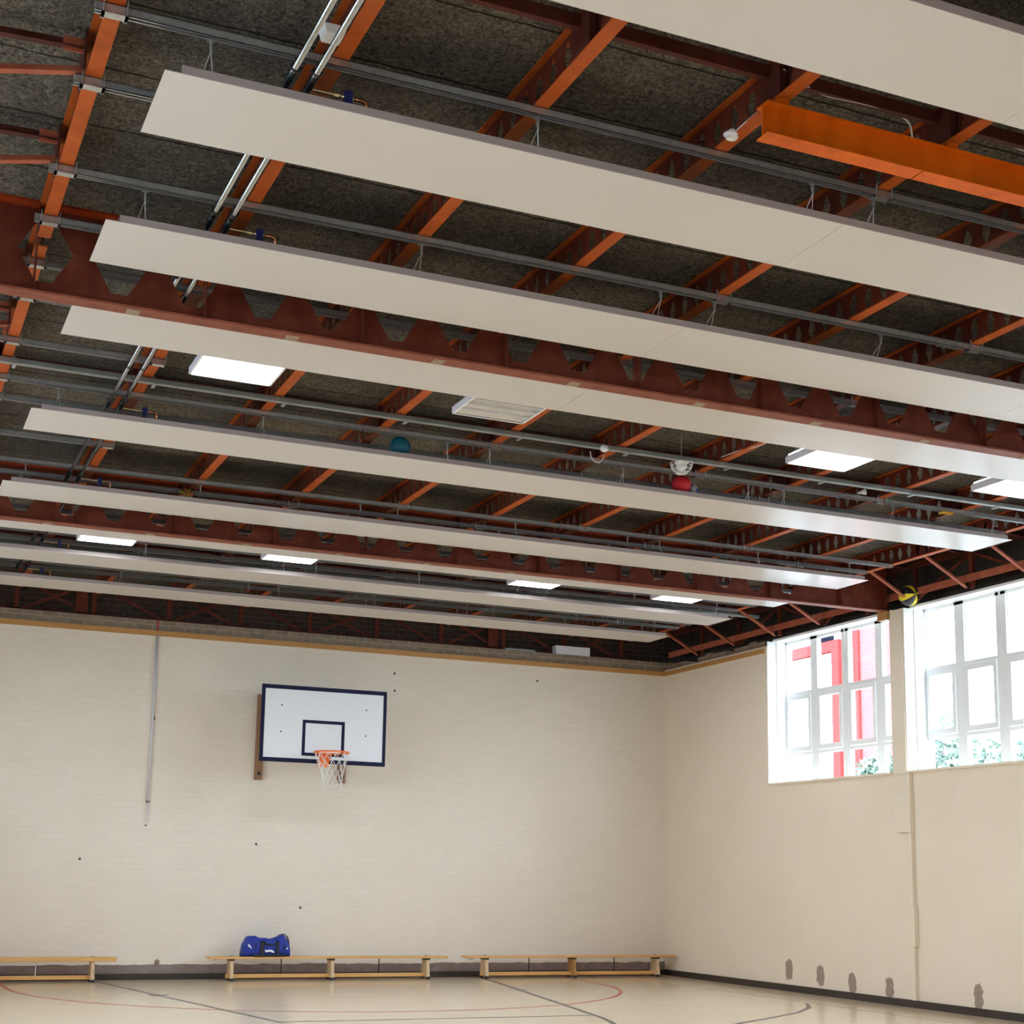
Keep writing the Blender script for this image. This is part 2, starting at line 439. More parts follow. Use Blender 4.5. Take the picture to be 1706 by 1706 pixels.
def thing(name, label, cat, loc, group=None):
    o = bpy.data.objects.new(name, None); COL.objects.link(o); o.location = loc; o.empty_display_size = 0.1
    return tag(o, label, cat, group)
def struct(name, mt, fn, parent=None, **kw):
    o = one(name, mt, fn, parent, **kw); o['kind'] = 'structure'; return o
def copy_tree(o, parent=None):
    c = o.copy(); COL.objects.link(c)
    if parent is not None: c.parent = parent
    for ch in [x for x in KIDS.get(o, [])]:
        copy_tree(ch, c)
    return c
KIDS = {}
def index_kids(root):
    KIDS.clear()
    for x in COL.objects:
        if x.parent is not None: KIDS.setdefault(x.parent, []).append(x)
ORD = ['first', 'second', 'third', 'fourth', 'fifth', 'sixth', 'seventh', 'eighth', 'ninth', 'tenth', 'eleventh']

# ------------------------------------------------------------------ room shell
struct('floor', M['floor'], lambda b: b.box(XL-.1, XR+.1, YB-.1, .1, -.15, 0))
struct('ceiling', M['deck'], lambda b: b.box(XL-.5, XR+.6, YB-.2, .6, DECK, DECK+.2))
FW_TOP = 4.79
def far_wall(b):
    b.cur = 0; b.box(XL-.4, XR+.35, 0, .5, -.15, 4.595)
    b.cur = 1; b.box(XL-.4, XR+.35, .004, .5, 4.595, FW_TOP)
struct('wall_far', [M['wall_x'], M['brick_x']], far_wall)
struct('wall_far_recess', M['brick_dark'], lambda b: b.box(XL-.4, XR+.42, .42, .55, FW_TOP, DECK))
def side_wall(b, x0, x1, s, last=False):
    """x0 room face, x1 outer face"""
    xr = x0+0.30*s
    b.cur = 0
    b.box(x0, x1, YB, YF, -.15, WZ0-.03)                       # below the windows
    edges = [0.0]
    for a, c in PIERS: edges += [a, c]
    edges.append(YB)
    for i in range(0, len(edges), 2):
        y1, y0 = edges[i], edges[i+1]
        top = 4.665 if i == 0 else WZ1
        b.box(x0, x1, y0, y1, WZ0-.03, top)
        if i == 0:
            b.cur = 1
            for k in range(14):                                    # ragged bare brick course over the plain end of the wall
                if k in (3, 4, 9): continue
                b.box(x0+.004*s, x1, -.02-.2*k-.19, -.02-.2*k, top, top+.075+.03*((k*7) % 3 == 0))
            b.cur = 0
    b.cur = 2
    b.box(x1-.05*s, x1, YB, YF+.5, WZ1, DECK)
struct('wall_right', [M['wall_y'], M['brick_y'], M['dark_board']], lambda b: side_wall(b, 0.0, 0.42, 1))
struct('wall_left', [M['wall_y'], M['brick_y'], M['dark_board']], lambda b: side_wall(b, XL, XL-.42, -1))
struct('wall_back', M['wall_x'], lambda b: b.box(XL-.4, XR+.4, YB-.3, YB, -.15, DECK))
# skirtings
struct('baseboard_far', M['skirting'], lambda b: b.box(XL, 0, -.018, 0, 0, .078))
struct('baseboard_right', M['skirting'], lambda b: b.box(-.018, 0, YB, -.018, 0, .085))
struct('baseboard_left', M['skirting'], lambda b: b.box(XL, XL+.018, YB, -.018, 0, .085))
struct('baseboard_back', M['skirting'], lambda b: b.box(XL+.018, -.018, YB, YB+.018, 0, .085))
struct('trim_1', M['trim'], lambda b: b.box(XL, -.0, -.03, 0.004, 4.572, 4.642))
struct('trim_2', M['trim'], lambda b: b.box(-.03, 0.0, -2.82, -.03, 4.572, 4.632))

# windows ---------------------------------------------------------
def window(n, y0, y1, side, detail=True):
    """y0 > y1; side +1 right wall, -1 left wall. Frame face 0.30 m beyond the room face"""
    X = (0.0 if side > 0 else XL)
    fx0, fx1 = X+.30*side, X+.36*side
    root = bpy.data.objects.new('window_%d' % n, None); COL.objects.link(root); root.location = (fx0, (y0+y1)/2, WZ0)
    root['kind'] = 'structure'
    L = y0-y1; nc = 4; pitch = 0.703 if n <= 2 or side < 0 else L/4.0
    start = y0-.05
    if n == 1: start = y0-.045
    cols = []
    if n in (1,): cols = [(-2.915, -3.48), (-3.63, -4.175), (-4.32, -4.885), (-5.02, -5.515)]
    elif n == 2: cols = [(-5.865, -6.39), (-6.55, -7.09), (-7.255, -7.80), (-7.96, -8.60)]
    else:
        w = (L-.09)/4
        cols = [(y0-.045-i*w-(.07 if i else 0), y0-.045-(i+1)*w+(.07 if i < 3 else 0)) for i in range(4)]
    rows = [(2.785, 3.13), (3.175, 3.965), (4.005, 4.695)]
    def frame(b):
        b.box(fx0, fx1, y1, y0, WZ0, rows[0][0]); b.box(fx0, fx1, y1, y0, rows[2][1], WZ1)
        b.box(fx0, fx1, cols[0][0], y0, WZ0, WZ1); b.box(fx0, fx1, y1, cols[3][1], WZ0, WZ1)
        for i in range(3): b.box(fx0, fx1, cols[i+1][0], cols[i][1], WZ0, WZ1)
        for i in range(2):
            for c in cols: b.box(fx0, fx1, c[1], c[0], rows[i][1], rows[i+1][0])
        for c in cols:                                            # thin inner beads round the fixed lights
            for r in (rows[0], rows[2]):
                for (ya, yb, za, zb) in ((c[0]-.012, c[0], *r), (c[1], c[1]+.012, *r)):
                    b.box(fx0+.025*side, fx1, ya, yb, za, zb)
        # mid joint where two frame sections meet
        b.box(fx0-.006*side, fx0, cols[1][1]-.085, cols[1][1]-.06, WZ0, WZ1)
    one('window_frame', M['white'], frame, root)
    one('window_reveal', M['white'], lambda b: (b.box(X+.004*side, fx0, y0-.006, y0, WZ0, WZ1), b.box(X+.15*side, fx0, y0-.022, y0-.006, WZ0, WZ1), b.box(X+.004*side, fx0, y1, y1+.006, WZ0, WZ1), b.box(X+.1*side, fx1, y1, y0, WZ1, WZ1+.03)), root)
    one('window_sill', M['casing'], lambda b: b.box(X-.035*side, fx0, y1, y0+.01, WZ0-.03, WZ0-.002), root)
    for c in cols:
        z0, z1 = rows[1]
        def sash(b, c=c):
            ya, yb = c[1]+.012, c[0]-.012; xs0, xs1 = fx0-.012*side, fx1-.01*side; t = .062
            b.box(xs0, xs1, ya, yb, z0+.008, z0+.008+t); b.box(xs0, xs1, ya, yb, z1-.008-t, z1-.008)
            b.box(xs0, xs1, ya, ya+t*.8, z0+.008+t, z1-.008-t); b.box(xs0, xs1, yb-t*.8, yb, z0+.008+t, z1-.008-t)
        sh = one('window_sash', M['white'], sash, root)
        one('glass_pane', M['glass'], lambda b, c=c: b.box(fx0+.030*side, fx0+.034*side, c[1]+.04, c[0]-.04, z0+.05, z1-.05), sh)
        for r in (rows[0], rows[2]):
            one('glass_pane', M['glass'], lambda b, c=c, r=r: b.box(fx0+.036*side, fx0+.040*side, c[1], c[0], r[0], r[1]), root)
for i, (a, c) in enumerate(PIERS): window(i+1, a, c, 1)
for i, (a, c) in enumerate(PIERS): window(i+7, a, c, -1)

# ------------------------------------------------------------------ roof steel
def castellated(b, axis, c0, a0, a1, zb, zt, th, first, pitch, tip, neck, zlo, zhi, solid=()):
    """web plate with hexagonal openings. axis 0: runs along x at y=c0; axis 1: runs along y at x=c0"""
    def P(t, z, s):
        return (t, c0+s*th/2, z) if axis == 0 else (c0+s*th/2, t, z)
    zm = (zlo+zhi)/2
    def quadpair(pts):
        k = len(pts)
        for s in (-1, 1):
            b.add([P(t, z, s) for t, z in pts], [tuple(range(k)) if s < 0 else tuple(range(k))[::-1]])
    def rim(pts):
        k = len(pts)
        for i in range(k):
            p, q = pts[i], pts[(i+1) % k]
            b.add([P(*p, -1), P(*q, -1), P(*q, 1), P(*p, 1)], [(0, 1, 2, 3)])
    cs = []
    t = first
    while t < a1-tip-.02:
        if t > a0+tip+.02 and not any(s0 < t < s1 for s0, s1 in solid): cs.append(t)
        t += pitch
    prev = a0
    for i, c in enumerate(cs):
        nxt = (c+cs[i+1])/2 if i+1 < len(cs) and cs[i+1]-c < pitch*1.1 else c+pitch/2
        nxt = min(nxt, a1)
        lft = prev if c-prev < pitch*0.55 else c-pitch/2
        if lft > prev+1e-4: quadpair([(prev, zb), (lft, zb), (lft, zt), (prev, zt)])
        for zz, ze in ((zb, zlo), (zt, zhi)):
            quadpair([(lft, zz), (c-neck, zz), (c-neck, ze), (c-tip, zm), (lft, zm)])
            quadpair([(c-neck, zz), (c+neck, zz), (c+neck, ze), (c-neck, ze)])
            quadpair([(nxt, zz), (c+neck, zz), (c+neck, ze), (c+tip, zm), (nxt, zm)])
        rim([(c-tip, zm), (c-neck, zlo), (c+neck, zlo), (c+tip, zm), (c+neck, zhi), (c-neck, zhi)])
        prev = nxt
    if prev < a1-1e-4: quadpair([(prev, zb), (a1, zb), (a1, zt), (prev, zt)])

JX = [-10.76+1.01*k for k in range(11)]
BZ0, BZ1 = 4.73, 5.29
def main_beam(yc, first, label):
    r = thing('castellated_beam', label, 'beam', (-6, yc, BZ0), 'main castellated roof beams')
    x0, x1 = XL+.01, -.012
    one('web', M['beam_shaded_joist_red'], lambda b: castellated(b, 0, yc, x0, x1, BZ0+.014, BZ1-.014, .010, first, .4413, .16, .05, 4.82, 5.205, solid=[(-1.15, 1), (-20, -11.55)]), r, normals=False)
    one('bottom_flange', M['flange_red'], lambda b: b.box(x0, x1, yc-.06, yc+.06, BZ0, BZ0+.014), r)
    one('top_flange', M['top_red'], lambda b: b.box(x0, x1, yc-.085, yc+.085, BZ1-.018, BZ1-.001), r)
    one('end_plate', M['beam_shaded_joist_red'], lambda b: b.box(-.030, -.012, yc-.06, yc+.06, BZ0+.014, BZ1-.014), r)
    for x in JX:
        one('stiffener', M['beam_shaded_joist_red'], lambda b: (b.box(x-.035, x-.029, yc-.055, yc-.005, BZ0+.014, BZ1-.014), b.box(x-.035, x-.029, yc+.005, yc+.055, BZ0+.014, BZ1-.014)), r)
    for i in range(8):
        x = -10.20+.99*i+ (0.0 if yc < -8 else .2)
        if x > -.6: break
        one('flange_cleat', M['brass_dull'], lambda b: b.box(x-.05, x+.03, yc-.035, yc+.045, BZ0-.004, BZ0), r)
    return r
M['brass_dull'] = noisy('bare_grey_patch', (0.25, 0.17, 0.11), (0.34, 0.25, 0.17), 30, 0.7)
main_beam(-11.48, -10.74-.4413, 'deep rust-red castellated roof beam with hexagonal holes, the nearer of the two')
main_beam(-5.49, -10.269, 'deep rust-red castellated roof beam that ends on the pier between the windows')

BAYS = [(-17.35, -11.486, 'nearest roof bay'), (-11.474, -5.496, 'bay between the castellated beams'), (-5.484, -.02, 'bay next to the far wall')]
JZ0, JZ1 = 5.07, 5.285
for bi, (y0, y1, bl) in enumerate(BAYS):
    for k, x in enumerate(JX):
        if k == 0 and bi == 0: pass
        lab = '%s slender red joist from the left, %s' % (ORD[k], bl)
        r = thing('roof_joist', lab, 'joist', (x, (y0+y1)/2, JZ0), 'slender castellated roof joists')
        first = y0+.10 if bi else y0+.06
        one('web', M['dark_red'] if False else M['beam_shaded_joist_red'], lambda b: castellated(b, 1, x, y0+.002, y1-.002, JZ0+.008, JZ1-.008, .006, first, .158, .042, .012, 5.103, 5.252), r, normals=False)  # web coloured darker than the flanges: side shade painted in, same joist paint
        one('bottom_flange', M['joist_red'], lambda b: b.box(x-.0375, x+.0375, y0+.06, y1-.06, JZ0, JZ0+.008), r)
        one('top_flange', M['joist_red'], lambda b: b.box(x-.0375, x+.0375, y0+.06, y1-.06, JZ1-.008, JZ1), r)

# bridging bars crossing the joists in mid bay
for yb, lab in ((-14.66, 'thin dark red bridging bar crossing joists in front of the orange beam'), (-8.76, 'thin dark red bridging bar crossing joists above the grey trunking in the middle bay'), (-2.72, 'thin dark red bridging bar crossing joists in the far bay')):
    r = thing('bridging_bar', lab, 'bridging bar', (-6, yb, 5.2), 'bridging bars between joists')
    for k in range(10):
        one('bar_section', M['dark_red'], lambda b: (b.box(JX[k]+.04, JX[k+1]-.04, yb-.004, yb+.004, 5.20, 5.262), b.box(JX[k]+.04, JX[k+1]-.04, yb-.004, yb+.03, 5.196, 5.20)), r)
    for x in JX:
        one('cleat', M['dark_red'], lambda b: (b.box(x-.040, x-.005, yb-.09, yb+.09, 5.08, 5.275), b.box(x+.005, x+.040, yb-.09, yb+.09, 5.08, 5.275)), r)

# lattice trusses on the walls -----------------------------------
NODES = [-1.03, -2.06, -3.10, -4.14, -5.05, -6.0, -6.99, -7.95, -8.93, -9.9, -10.87, -11.95, -12.52, -13.49, -14.47, -15.44, -16.4]
def edge_truss(side, label):
    wx = 0.04 if side > 0 else XL-.04
    jx = JX[10]+.045 if side > 0 else JX[0]-.045
    r = thing('edge_truss', label, 'truss', (wx, -9, 4.78))
    one('top_chord', M['dark_red'], lambda b: b.box(wx, wx+.06*side, -17.3, -.06, 5.20, 5.27), r)
    one('bottom_chord', M['strut_red'], lambda b: (b.box(wx, wx+.05*side, -17.3, -.06, 4.90, 4.945), b.box(wx, wx+.01*side, -17.3, -.06, 4.86, 4.90)), r)
    for i, y in enumerate(NODES):
        skip = abs(y+5.49) < .5 or abs(y+11.48) < .5
        one('post', M['dark_red'] if i % 2 else M['beam_shaded_joist_red'], lambda b: b.box(wx+.012*side, wx+.045*side, y-.03, y+.03, 4.78, 5.20), r)
        if skip: continue
        one('diagonal_strut', M['strut_red'], lambda b: (b.bar((jx, y, 5.09), (wx-.06*side, y, 4.775), .042, .005), b.bar((jx, y+.019, 5.112), (wx-.06*side, y+.019, 4.797), .005, .045)), r)
        one('level_strut', M['dark_red'], lambda b: (b.bar((jx, y+.02, 5.235), (wx, y+.14, 5.235), .005, .05), b.bar((jx, y+.0, 5.21), (wx, y+.12, 5.21), .04, .005)), r)
        one('node_plate', M['dark_red'], lambda b: b.box(jx-.002*side, jx+.006*side, y-.07, y+.16, 5.075, 5.275), r)
        one('node_cleat', M['strut_red'], lambda b: b.box(jx, jx+.10*side, y+.0, y+.012, 5.19, 5.26), r)
    for i in range(len(NODES)-1):
        a, c = NODES[i], NODES[i+1]
        if i % 2: a, c = c, a
        one('lattice_brace', M['beam_shaded_joist_red'], lambda b: b.bar((wx+.03*side, a, 5.20), (wx+.03*side, c, 4.80), .018, .03), r)
    return r
edge_truss(1, 'red lattice truss with salmon struts running above the right-hand windows')
edge_truss(-1, 'red lattice struts reaching from the leftmost joist to the left wall')
r = thing('end_truss', 'dark red lattice truss in the recess above the far wall', 'truss', (-6, .2, FW_TOP))
one('top_chord', M['dark_red'], lambda b: b.box(XL, -.1, .17, .23, 5.21, 5.275), r)
one('bottom_chord', M['dark_red'], lambda b: b.box(XL, -.1, .17, .23, FW_TOP+.002, FW_TOP+.05), r)
for k, x in enumerate(JX):
    wide = k in (2, 8)
    one('post', M['beam_shaded_joist_red'], lambda b: (b.box(x-.04, x+.02, .17, .21, FW_TOP+.002, 5.21),) + ((b.box(x-.26, x-.1, .17, .21, FW_TOP+.002, 5.21),) if wide else ()), r)
    if k < 10:
        one('cross_brace', M['beam_shaded_joist_red'], lambda b: b.bar((x+.05, .20, 5.24), (JX[k+1]-.08, .20, FW_TOP+.03), .012, .035), r)
        if k % 2: one('cross_brace', M['beam_shaded_joist_red'], lambda b: b.bar((x+.05, .175, FW_TOP+.03), (JX[k+1]-.08, .175, 5.24), .012, .035), r)

# bright orange beam hanging under the joists
r = thing('orange_beam', 'bright orange steel beam slung beneath the joists at upper right', 'beam', (-6, -14.69, 4.87))
one('web', M['orange'], lambda b: b.box(-7.83, -3.9, -14.690, -14.682, 4.876, 5.035), r)
one('bottom_flange', M['orange'], lambda b: (b.box(-7.83, -6.93, -14.735, -14.637, 4.87, 4.876), b.box(-6.92, -3.9, -14.735, -14.637, 4.87, 4.876)), r)
one('top_flange', M['orange'], lambda b: b.box(-7.83, -3.9, -14.735, -14.637, 5.029, 5.035), r)
for x in JX[3:7]:
    one('packer', M['orange'], lambda b: b.box(x-.03, x+.03, -14.72, -14.66, 5.035, 5.07), r)

# ------------------------------------------------------------------ tracks
def channel(b, x0, x1, yc, zb, w=.041, h=.041, t=.0035, lip=.0115):
    b.box(x0, x1, yc-w/2, yc+w/2, zb+h-t, zb+h)
    b.box(x0, x1, yc-w/2, yc-w/2+t, zb, zb+h); b.box(x0, x1, yc+w/2-t, yc+w/2, zb, zb+h)
    b.box(x0, x1, yc-w/2, yc-w/2+lip, zb, zb+t); b.box(x0, x1, yc+w/2-lip, yc+w/2, zb, zb+t)
TZ = 5.027
def beam_clamp(b, x, y):
    """bent galvanised strap holding a channel up against a joist flange"""
    for s in (-1, 1):
        b.bar((x+s*.05, y-.022, TZ-.004), (x+s*.05, y-.035, 5.088), .014, .004, (1, 0, 0))
        b.bar((x+s*.05, y+.022, TZ-.004), (x+s*.05, y+.03, 5.088), .014, .004, (1, 0, 0))
        b.box(x+s*.05-.007, x+s*.05+.007, y-.024, y+.034, TZ-.006, TZ-.001)
        b.tube([(x+s*.05, y+.03, TZ-.006), (x+s*.05, y+.03, 5.09)], .004, 6)
    b.box(x-.057, x+.057, y-.024, y+.024, TZ-.006, TZ-.001)
def track(y, x0, x1, label, clamps=(0, 4, 6, 8, 10), coupler=()):
    r = thing('channel_track', label, 'channel track', ((x0+x1)/2, y, TZ), 'galvanised channel tracks under the joists')
    one('channel', M['galv'], lambda b: channel(b, x0, x1, y, TZ), r)
    for k in clamps:
        if x0 < JX[k] < x1: one('beam_clamp', M['galv'], lambda b: beam_clamp(b, JX[k], y), r)
    for x in coupler:
        one('coupler', M['trunk'], lambda b: [b.box(x+.035*i, x+.035*i+.018, y-.027, y+.027, TZ-.006, TZ-.001) for i in range(5)], r)
    return r
PN = {'A': (-13.52, -14.12), 'B': (-11.87, -12.47), 'C': (-10.59, -11.19), 'D': (-8.27, -8.87), 'E': (-5.95, -6.55), 'F': (-4.62, -5.22), 'G': (-3.04, -3.64), 'H': (-1.38, -1.99), 'O': (-15.30, -15.90)}
PL = {'O': 'heating panel cut off by the top right corner of the photo', 'A': 'heating panel, nearest one with both left corners visible', 'B': 'heating panel just in front of the near castellated beam', 'C': 'heating panel just behind the near castellated beam',
      'D': 'heating panel carrying the teal and red balls', 'E': 'heating panel just in front of the far castellated beam', 'F': 'heating panel half hidden behind the far castellated beam',
      'G': 'heating panel second from the far wall', 'H': 'heating panel closest to the far wall'}
SH = {'O': 'the panel in the top right corner', 'A': 'the nearest fully seen panel', 'B': 'the panel before the near beam', 'C': 'the panel behind the near beam', 'D': 'the panel carrying balls',
      'E': 'the panel before the far beam', 'F': 'the panel behind the far beam', 'G': 'the panel second from far wall', 'H': 'the panel closest to far wall'}
TRK = {'A': (-14.14, -13.49), 'B': (-12.53, -11.86), 'C': (-11.2, -10.62), 'D': (-8.885, -8.385), 'E': (-6.53, -6.10), 'F': (-5.19, -4.70), 'G': (-3.67, -3.23), 'H': (-1.99, -1.63), 'O': (-15.92, -15.34)}
for k, (ya, yb) in TRK.items():
    track(ya, -10.845, -.70, 'steel channel track along the near edge of ' + SH[k], coupler=((-8.0,) if k == 'D' else (-5.0,) if k == 'B' else ()))
    track(yb, -10.845, -.70 if k != 'E' else -.74, 'steel channel track along the far edge of ' + SH[k], clamps=(0, 3, 5, 7, 9))
track(-9.735, -10.845, -9.70, 'short steel channel track under the chrome pipes, nearer the window light', clamps=(0, 1))
track(-7.39, -10.75, -9.69, 'short steel channel track under the chrome pipes between the ball panel and far beam', clamps=(1,))

# lighting trunking
for y, x1, lab in ((-9.30, -.25, 'round-edged grey lighting trunking running across the middle bay'), (-2.98, -.20, 'thin grey conduit running across the far bay to the right wall')):
    r = thing('lighting_trunking', lab, 'trunking', (-6, y, 5.02))
    one('trunking_body', M['trunk'], lambda b: b.box(-12.2, x1, y-.022, y+.022, 5.018, 5.062), r, bevel=.006)
    for k in range(0, 11, 1):
        one('bracket', M['galv'], lambda b: (b.box(JX[k]+.04, JX[k]+.065, y-.03, y+.07, 5.010, 5.016), b.box(JX[k]+.04, JX[k]+.065, y+.05, y+.055, 5.016, 5.10)), r)

# ------------------------------------------------------------------ radiant heating panels
PZ = 4.84
SEAMS = [-6.945, -3.97]
HX = [-10.34, -8.75, -7.16, -6.77, -5.48, -4.17, -3.78, -2.53, -1.30]
def panel(key):
    yf, yn = PN[key]; x0, x1 = -10.53, -1.05
    r = thing('radiant_heater', 'long white '+PL[key], 'heating panel', ((x0+x1)/2, (yf+yn)/2, PZ), 'suspended white heating panels')
    xs = [x0]+SEAMS+[x1]
    def face(b):
        for i in range(3): b.box(xs[i]+(.0012 if i else 0), xs[i+1]-(.0012 if i < 2 else 0), yn, yf, PZ, PZ+.004)
    one('face_plate', M['panel'], face, r)
    one('edge_rail', M['panel_edge'], lambda b: (b.box(x0+.075, x1-.05, yn+.004, yn+.012, PZ+.004, PZ+.045), b.box(x0+.075, x1-.05, yf-.012, yf-.004, PZ+.004, PZ+.045)), r)
    one('insulation_top', M['insul'], lambda b: b.box(x0+.075, x1-.05, yn+.02, yf-.02, PZ+.004, PZ+.05), r)
    ta, tb = TRK[key]
    for x in HX:
        for y, ye in ((ta, yn+.012), (tb, yf-.014)):
            def hang(b):
                b.box(x-.018, x+.018, y-.012, y+.012, TZ-.012, TZ-.007)
                b.box(x-.004, x+.004, y-.012, y+.012, TZ-.045, TZ-.012)
                b.tube([(x, y, TZ-.045), (x+.003, y, TZ-.07)], .006, 6)
                b.tube([(x, y, TZ-.065), (x-.02, ye, PZ+.045)], .0016, 5); b.tube([(x, y, TZ-.065), (x+.02, ye, PZ+.045)], .0016, 5)
            one('hanger', M['galv'], hang, r)
    return r
for k in 'OABCDEFGH': panel(k)

# ------------------------------------------------------------------ pipes
PZc = 4.985
for x, lab in ((-9.955, 'left of the two bright chrome pipes running under the joists'), (-9.853, 'right of the two bright chrome pipes running under the joists')):
    r = thing('heating_pipe', lab, 'pipe', (x, -9, PZc), 'pair of chrome heating pipes')
    one('pipe_run', M['chrome'], lambda b: b.tube([(x, -17.3, PZc), (x, -1.0, PZc)], .0145, 16), r, smooth=True)
    for y in [TRK[k][0] for k in 'AOBDEGH']+[-9.735, -7.39]:
        def clip(b):
            b.tube([(x+.02*math.cos(t), y-.0, PZc+.02*math.sin(t)) for t in [2*PI*i/14 for i in range(14)]], .0035, 6, closed=True)
            b.tube([(x, y, PZc+.02), (x, y, TZ+.01)], .004, 6)
            b.tube([(x-.032, y, PZc+.004), (x-.019, y, PZc+.004)], .006, 6); b.tube([(x+.019, y, PZc+.004), (x+.032, y, PZc+.004)], .006, 6)
        one('pipe_clip', M['black_clip'], clip, r, smooth=True)
    for k in 'AOBDEGH':
        yb_ = PN[k][1]
        one('pipe_sleeve', M['black_clip'], lambda b: b.tube([(x, yb_+.02, PZc), (x, yb_+.3, PZc)], .017, 14), r, smooth=True)
for k in 'ABDEGH':
    yn = PN[k][1]; y = yn+.10; z = 4.965
    r = thing('branch_pipe', 'copper branch with blue valve feeding '+SH[k], 'branch pipe', (-9.7, y, z), 'copper branch pipes with blue valves')
    one('threaded_tail', M['brass'], lambda b: (b.tube([(-9.84, y, z), (-9.70, y, z)], .007, 10), b.tube([(-9.74, y, z), (-9.715, y, z)], .012, 6)), r)
    one('copper_bend', M['copper'], lambda b: b.tube([(-9.64, y, z), (-9.60, y, z), (-9.585, y+.004, z-.002), (-9.575, y+.012, z-.012), (-9.573, y+.016, z-.03), (-9.573, y+.03, PZ+.05)], .010, 10), r, smooth=True)
    v = one('valve_body', M['brass'], lambda b: b.tube([(-9.70, y, z), (-9.685, y, z), (-9.655, y, z), (-9.64, y, z)], [.011, .016, .016, .011], 10), r, smooth=True)
    one('valve_grip', M['valve_blue'], lambda b: b.prism([(-9.688, z-.055), (-9.655, z-.055), (-9.648, z+.012), (-9.655, z+.03), (-9.688, z+.03), (-9.694, z+.012)], 1, y-.022, y+.006), v, bevel=.004)

# ------------------------------------------------------------------ light fittings
def light(x0, y0, label, on, name='light_fitting'):
    """0.6 m square open fitting; x0 left edge, y0 far edge"""
    x1, y1, zb = x0+.605, y0-.56, 4.94
    r = thing(name, label, 'light fitting', (x0+.3, y0-.28, zb), 'square fluorescent light fittings')
    def housing(b):
        # four sloping sides and a top, open below
        a = [(x0, y1, zb), (x1, y1, zb), (x1, y0, zb), (x0, y0, zb)]
        c = [(x0, y1, zb+.05), (x1, y1, zb+.05), (x1, y0, zb+.05), (x0, y0, zb+.05)]
        t = [(x0+.06, y1+.07, zb+.115), (x1-.06, y1+.07, zb+.115), (x1-.06, y0-.07, zb+.115), (x0+.06, y0-.07, zb+.115)]
        b.add(a+c+t, [(0,1,5,4),(1,2,6,5),(2,3,7,6),(3,0,4,7),(4,5,9,8),(5,6,10,9),(6,7,11,10),(7,4,8,11),(8,9,10,11)])
    one('housing', M['white_metal'], housing, r)
    one('rim', M['louvre'], lambda b: (b.box(x0, x1, y0-.016, y0, zb-.003, zb), b.box(x0, x1, y1, y1+.016, zb-.003, zb), b.box(x0, x0+.016, y1, y0, zb-.003, zb), b.box(x1-.016, x1, y1, y0, zb-.003, zb)), r)
    def refl(b):
        n = 4; w = (y0-y1-.04)/n
        for i in range(n):
            ya = y1+.02+i*w
            prof = [(ya, zb+.004), (ya+w*.12, zb+.05), (ya+w*.35, zb+.075), (ya+w*.65, zb+.075), (ya+w*.88, zb+.05), (ya+w, zb+.004)]
            for p, q in zip(prof[:-1], prof[1:]):
                b.add([(x0+.02, p[0], p[1]), (x1-.02, p[0], p[1]), (x1-.02, q[0], q[1]), (x0+.02, q[0], q[1])], [(0, 1, 2, 3)])
        b.box(x0+.018, x0+.022, y1+.02, y0-.02, zb+.002, zb+.075); b.box(x1-.022, x1-.018, y1+.02, y0-.02, zb+.002, zb+.075)
    one('reflector', M['diffuser_on'] if on else M['reflector'], refl, r, normals=False)
    for i in range(4):
        yy = y1+.02+(y0-y1-.04)*(i+.5)/4
        one('tube', M['tube_on'] if on else M['tube_off'], lambda b: b.tube([(x0+.03, yy, zb+.035), (x1-.03, yy, zb+.035)], .008, 8), r, smooth=True)
    one('drop_rods', M['galv'], lambda b: [b.tube([(xx, yy, zb+.11), (xx, yy, DECK)], .005, 6) for xx in (x0+.12, x1-.12) for yy in (y0-.12, y1+.12)], r)
    for i in range(3):
        yy = y1+.02+(y0-y1-.04)*(i+1)/4
        one('louvre_blade', M['louvre'], lambda b: b.box(x0+.016, x1-.016, yy-.004, yy+.004, zb-.002, zb+.03), r)
FX = [(-9.555, 'leftmost'), (-7.51, 'second from left'), (-4.44, 'third from left'), (-2.44, 'rightmost')]
for i, (x, w) in enumerate(FX):
    light(x, -9.88, ('lit square light fitting, %s of the nearer row' % w) if i != 1 else 'unlit square light fitting with silver reflectors in the nearer row', i != 1)
for i, (x, w) in enumerate(FX):
    light(x+.02, -3.885, 'lit square light fitting seen edge-on, %s of the far row' % w, True)

for i, (x, w) in enumerate(FX):                                    # two unseen rows added towards the camera for more light in the hall
    light(x, -18.8, 'added unseen square light fitting, %s of the row nearer the near beam' % w, True)
    light(x, -21.9, 'added unseen square light fitting, %s of the row furthest from the hoop' % w, True)

# ------------------------------------------------------------------ sensors, cables
def cable(pts, label, rad=.005, mt=None):
    pts = [Vector(p) for p in pts]; out = []
    for i in range(len(pts)-1):
        p0 = pts[max(i-1, 0)]; p1 = pts[i]; p2 = pts[i+1]; p3 = pts[min(i+2, len(pts)-1)]
        for k in range(6):
            t = k/6
            out.append(0.5*((2*p1)+(p2-p0)*t+(2*p0-5*p1+4*p2-p3)*t*t+(3*p1-p0-3*p2+p3)*t**3))
    out.append(pts[-1])
    return tag(one('cable', mt or M['cable'], lambda b: b.tube(out, rad, 8), smooth=True), label, 'cable')
cable([(-7.75, -14.75, 5.20), (-7.6, -14.68, 5.205), (-7.43, -14.64, 5.2), (-7.17, -14.655, 5.2), (-6.93, -14.62, 5.2), (-6.85, -14.57, 5.14), (-6.79, -14.52, 5.10)], 'white cable looped along the dark bridging bar above the orange beam')
cable([(-6.70, -14.6, 5.21), (-6.41, -14.60, 5.24), (-6.1, -14.59, 5.22), (-5.8, -14.6, 5.22)], 'white cable at the far upper right edge behind the orange beam')
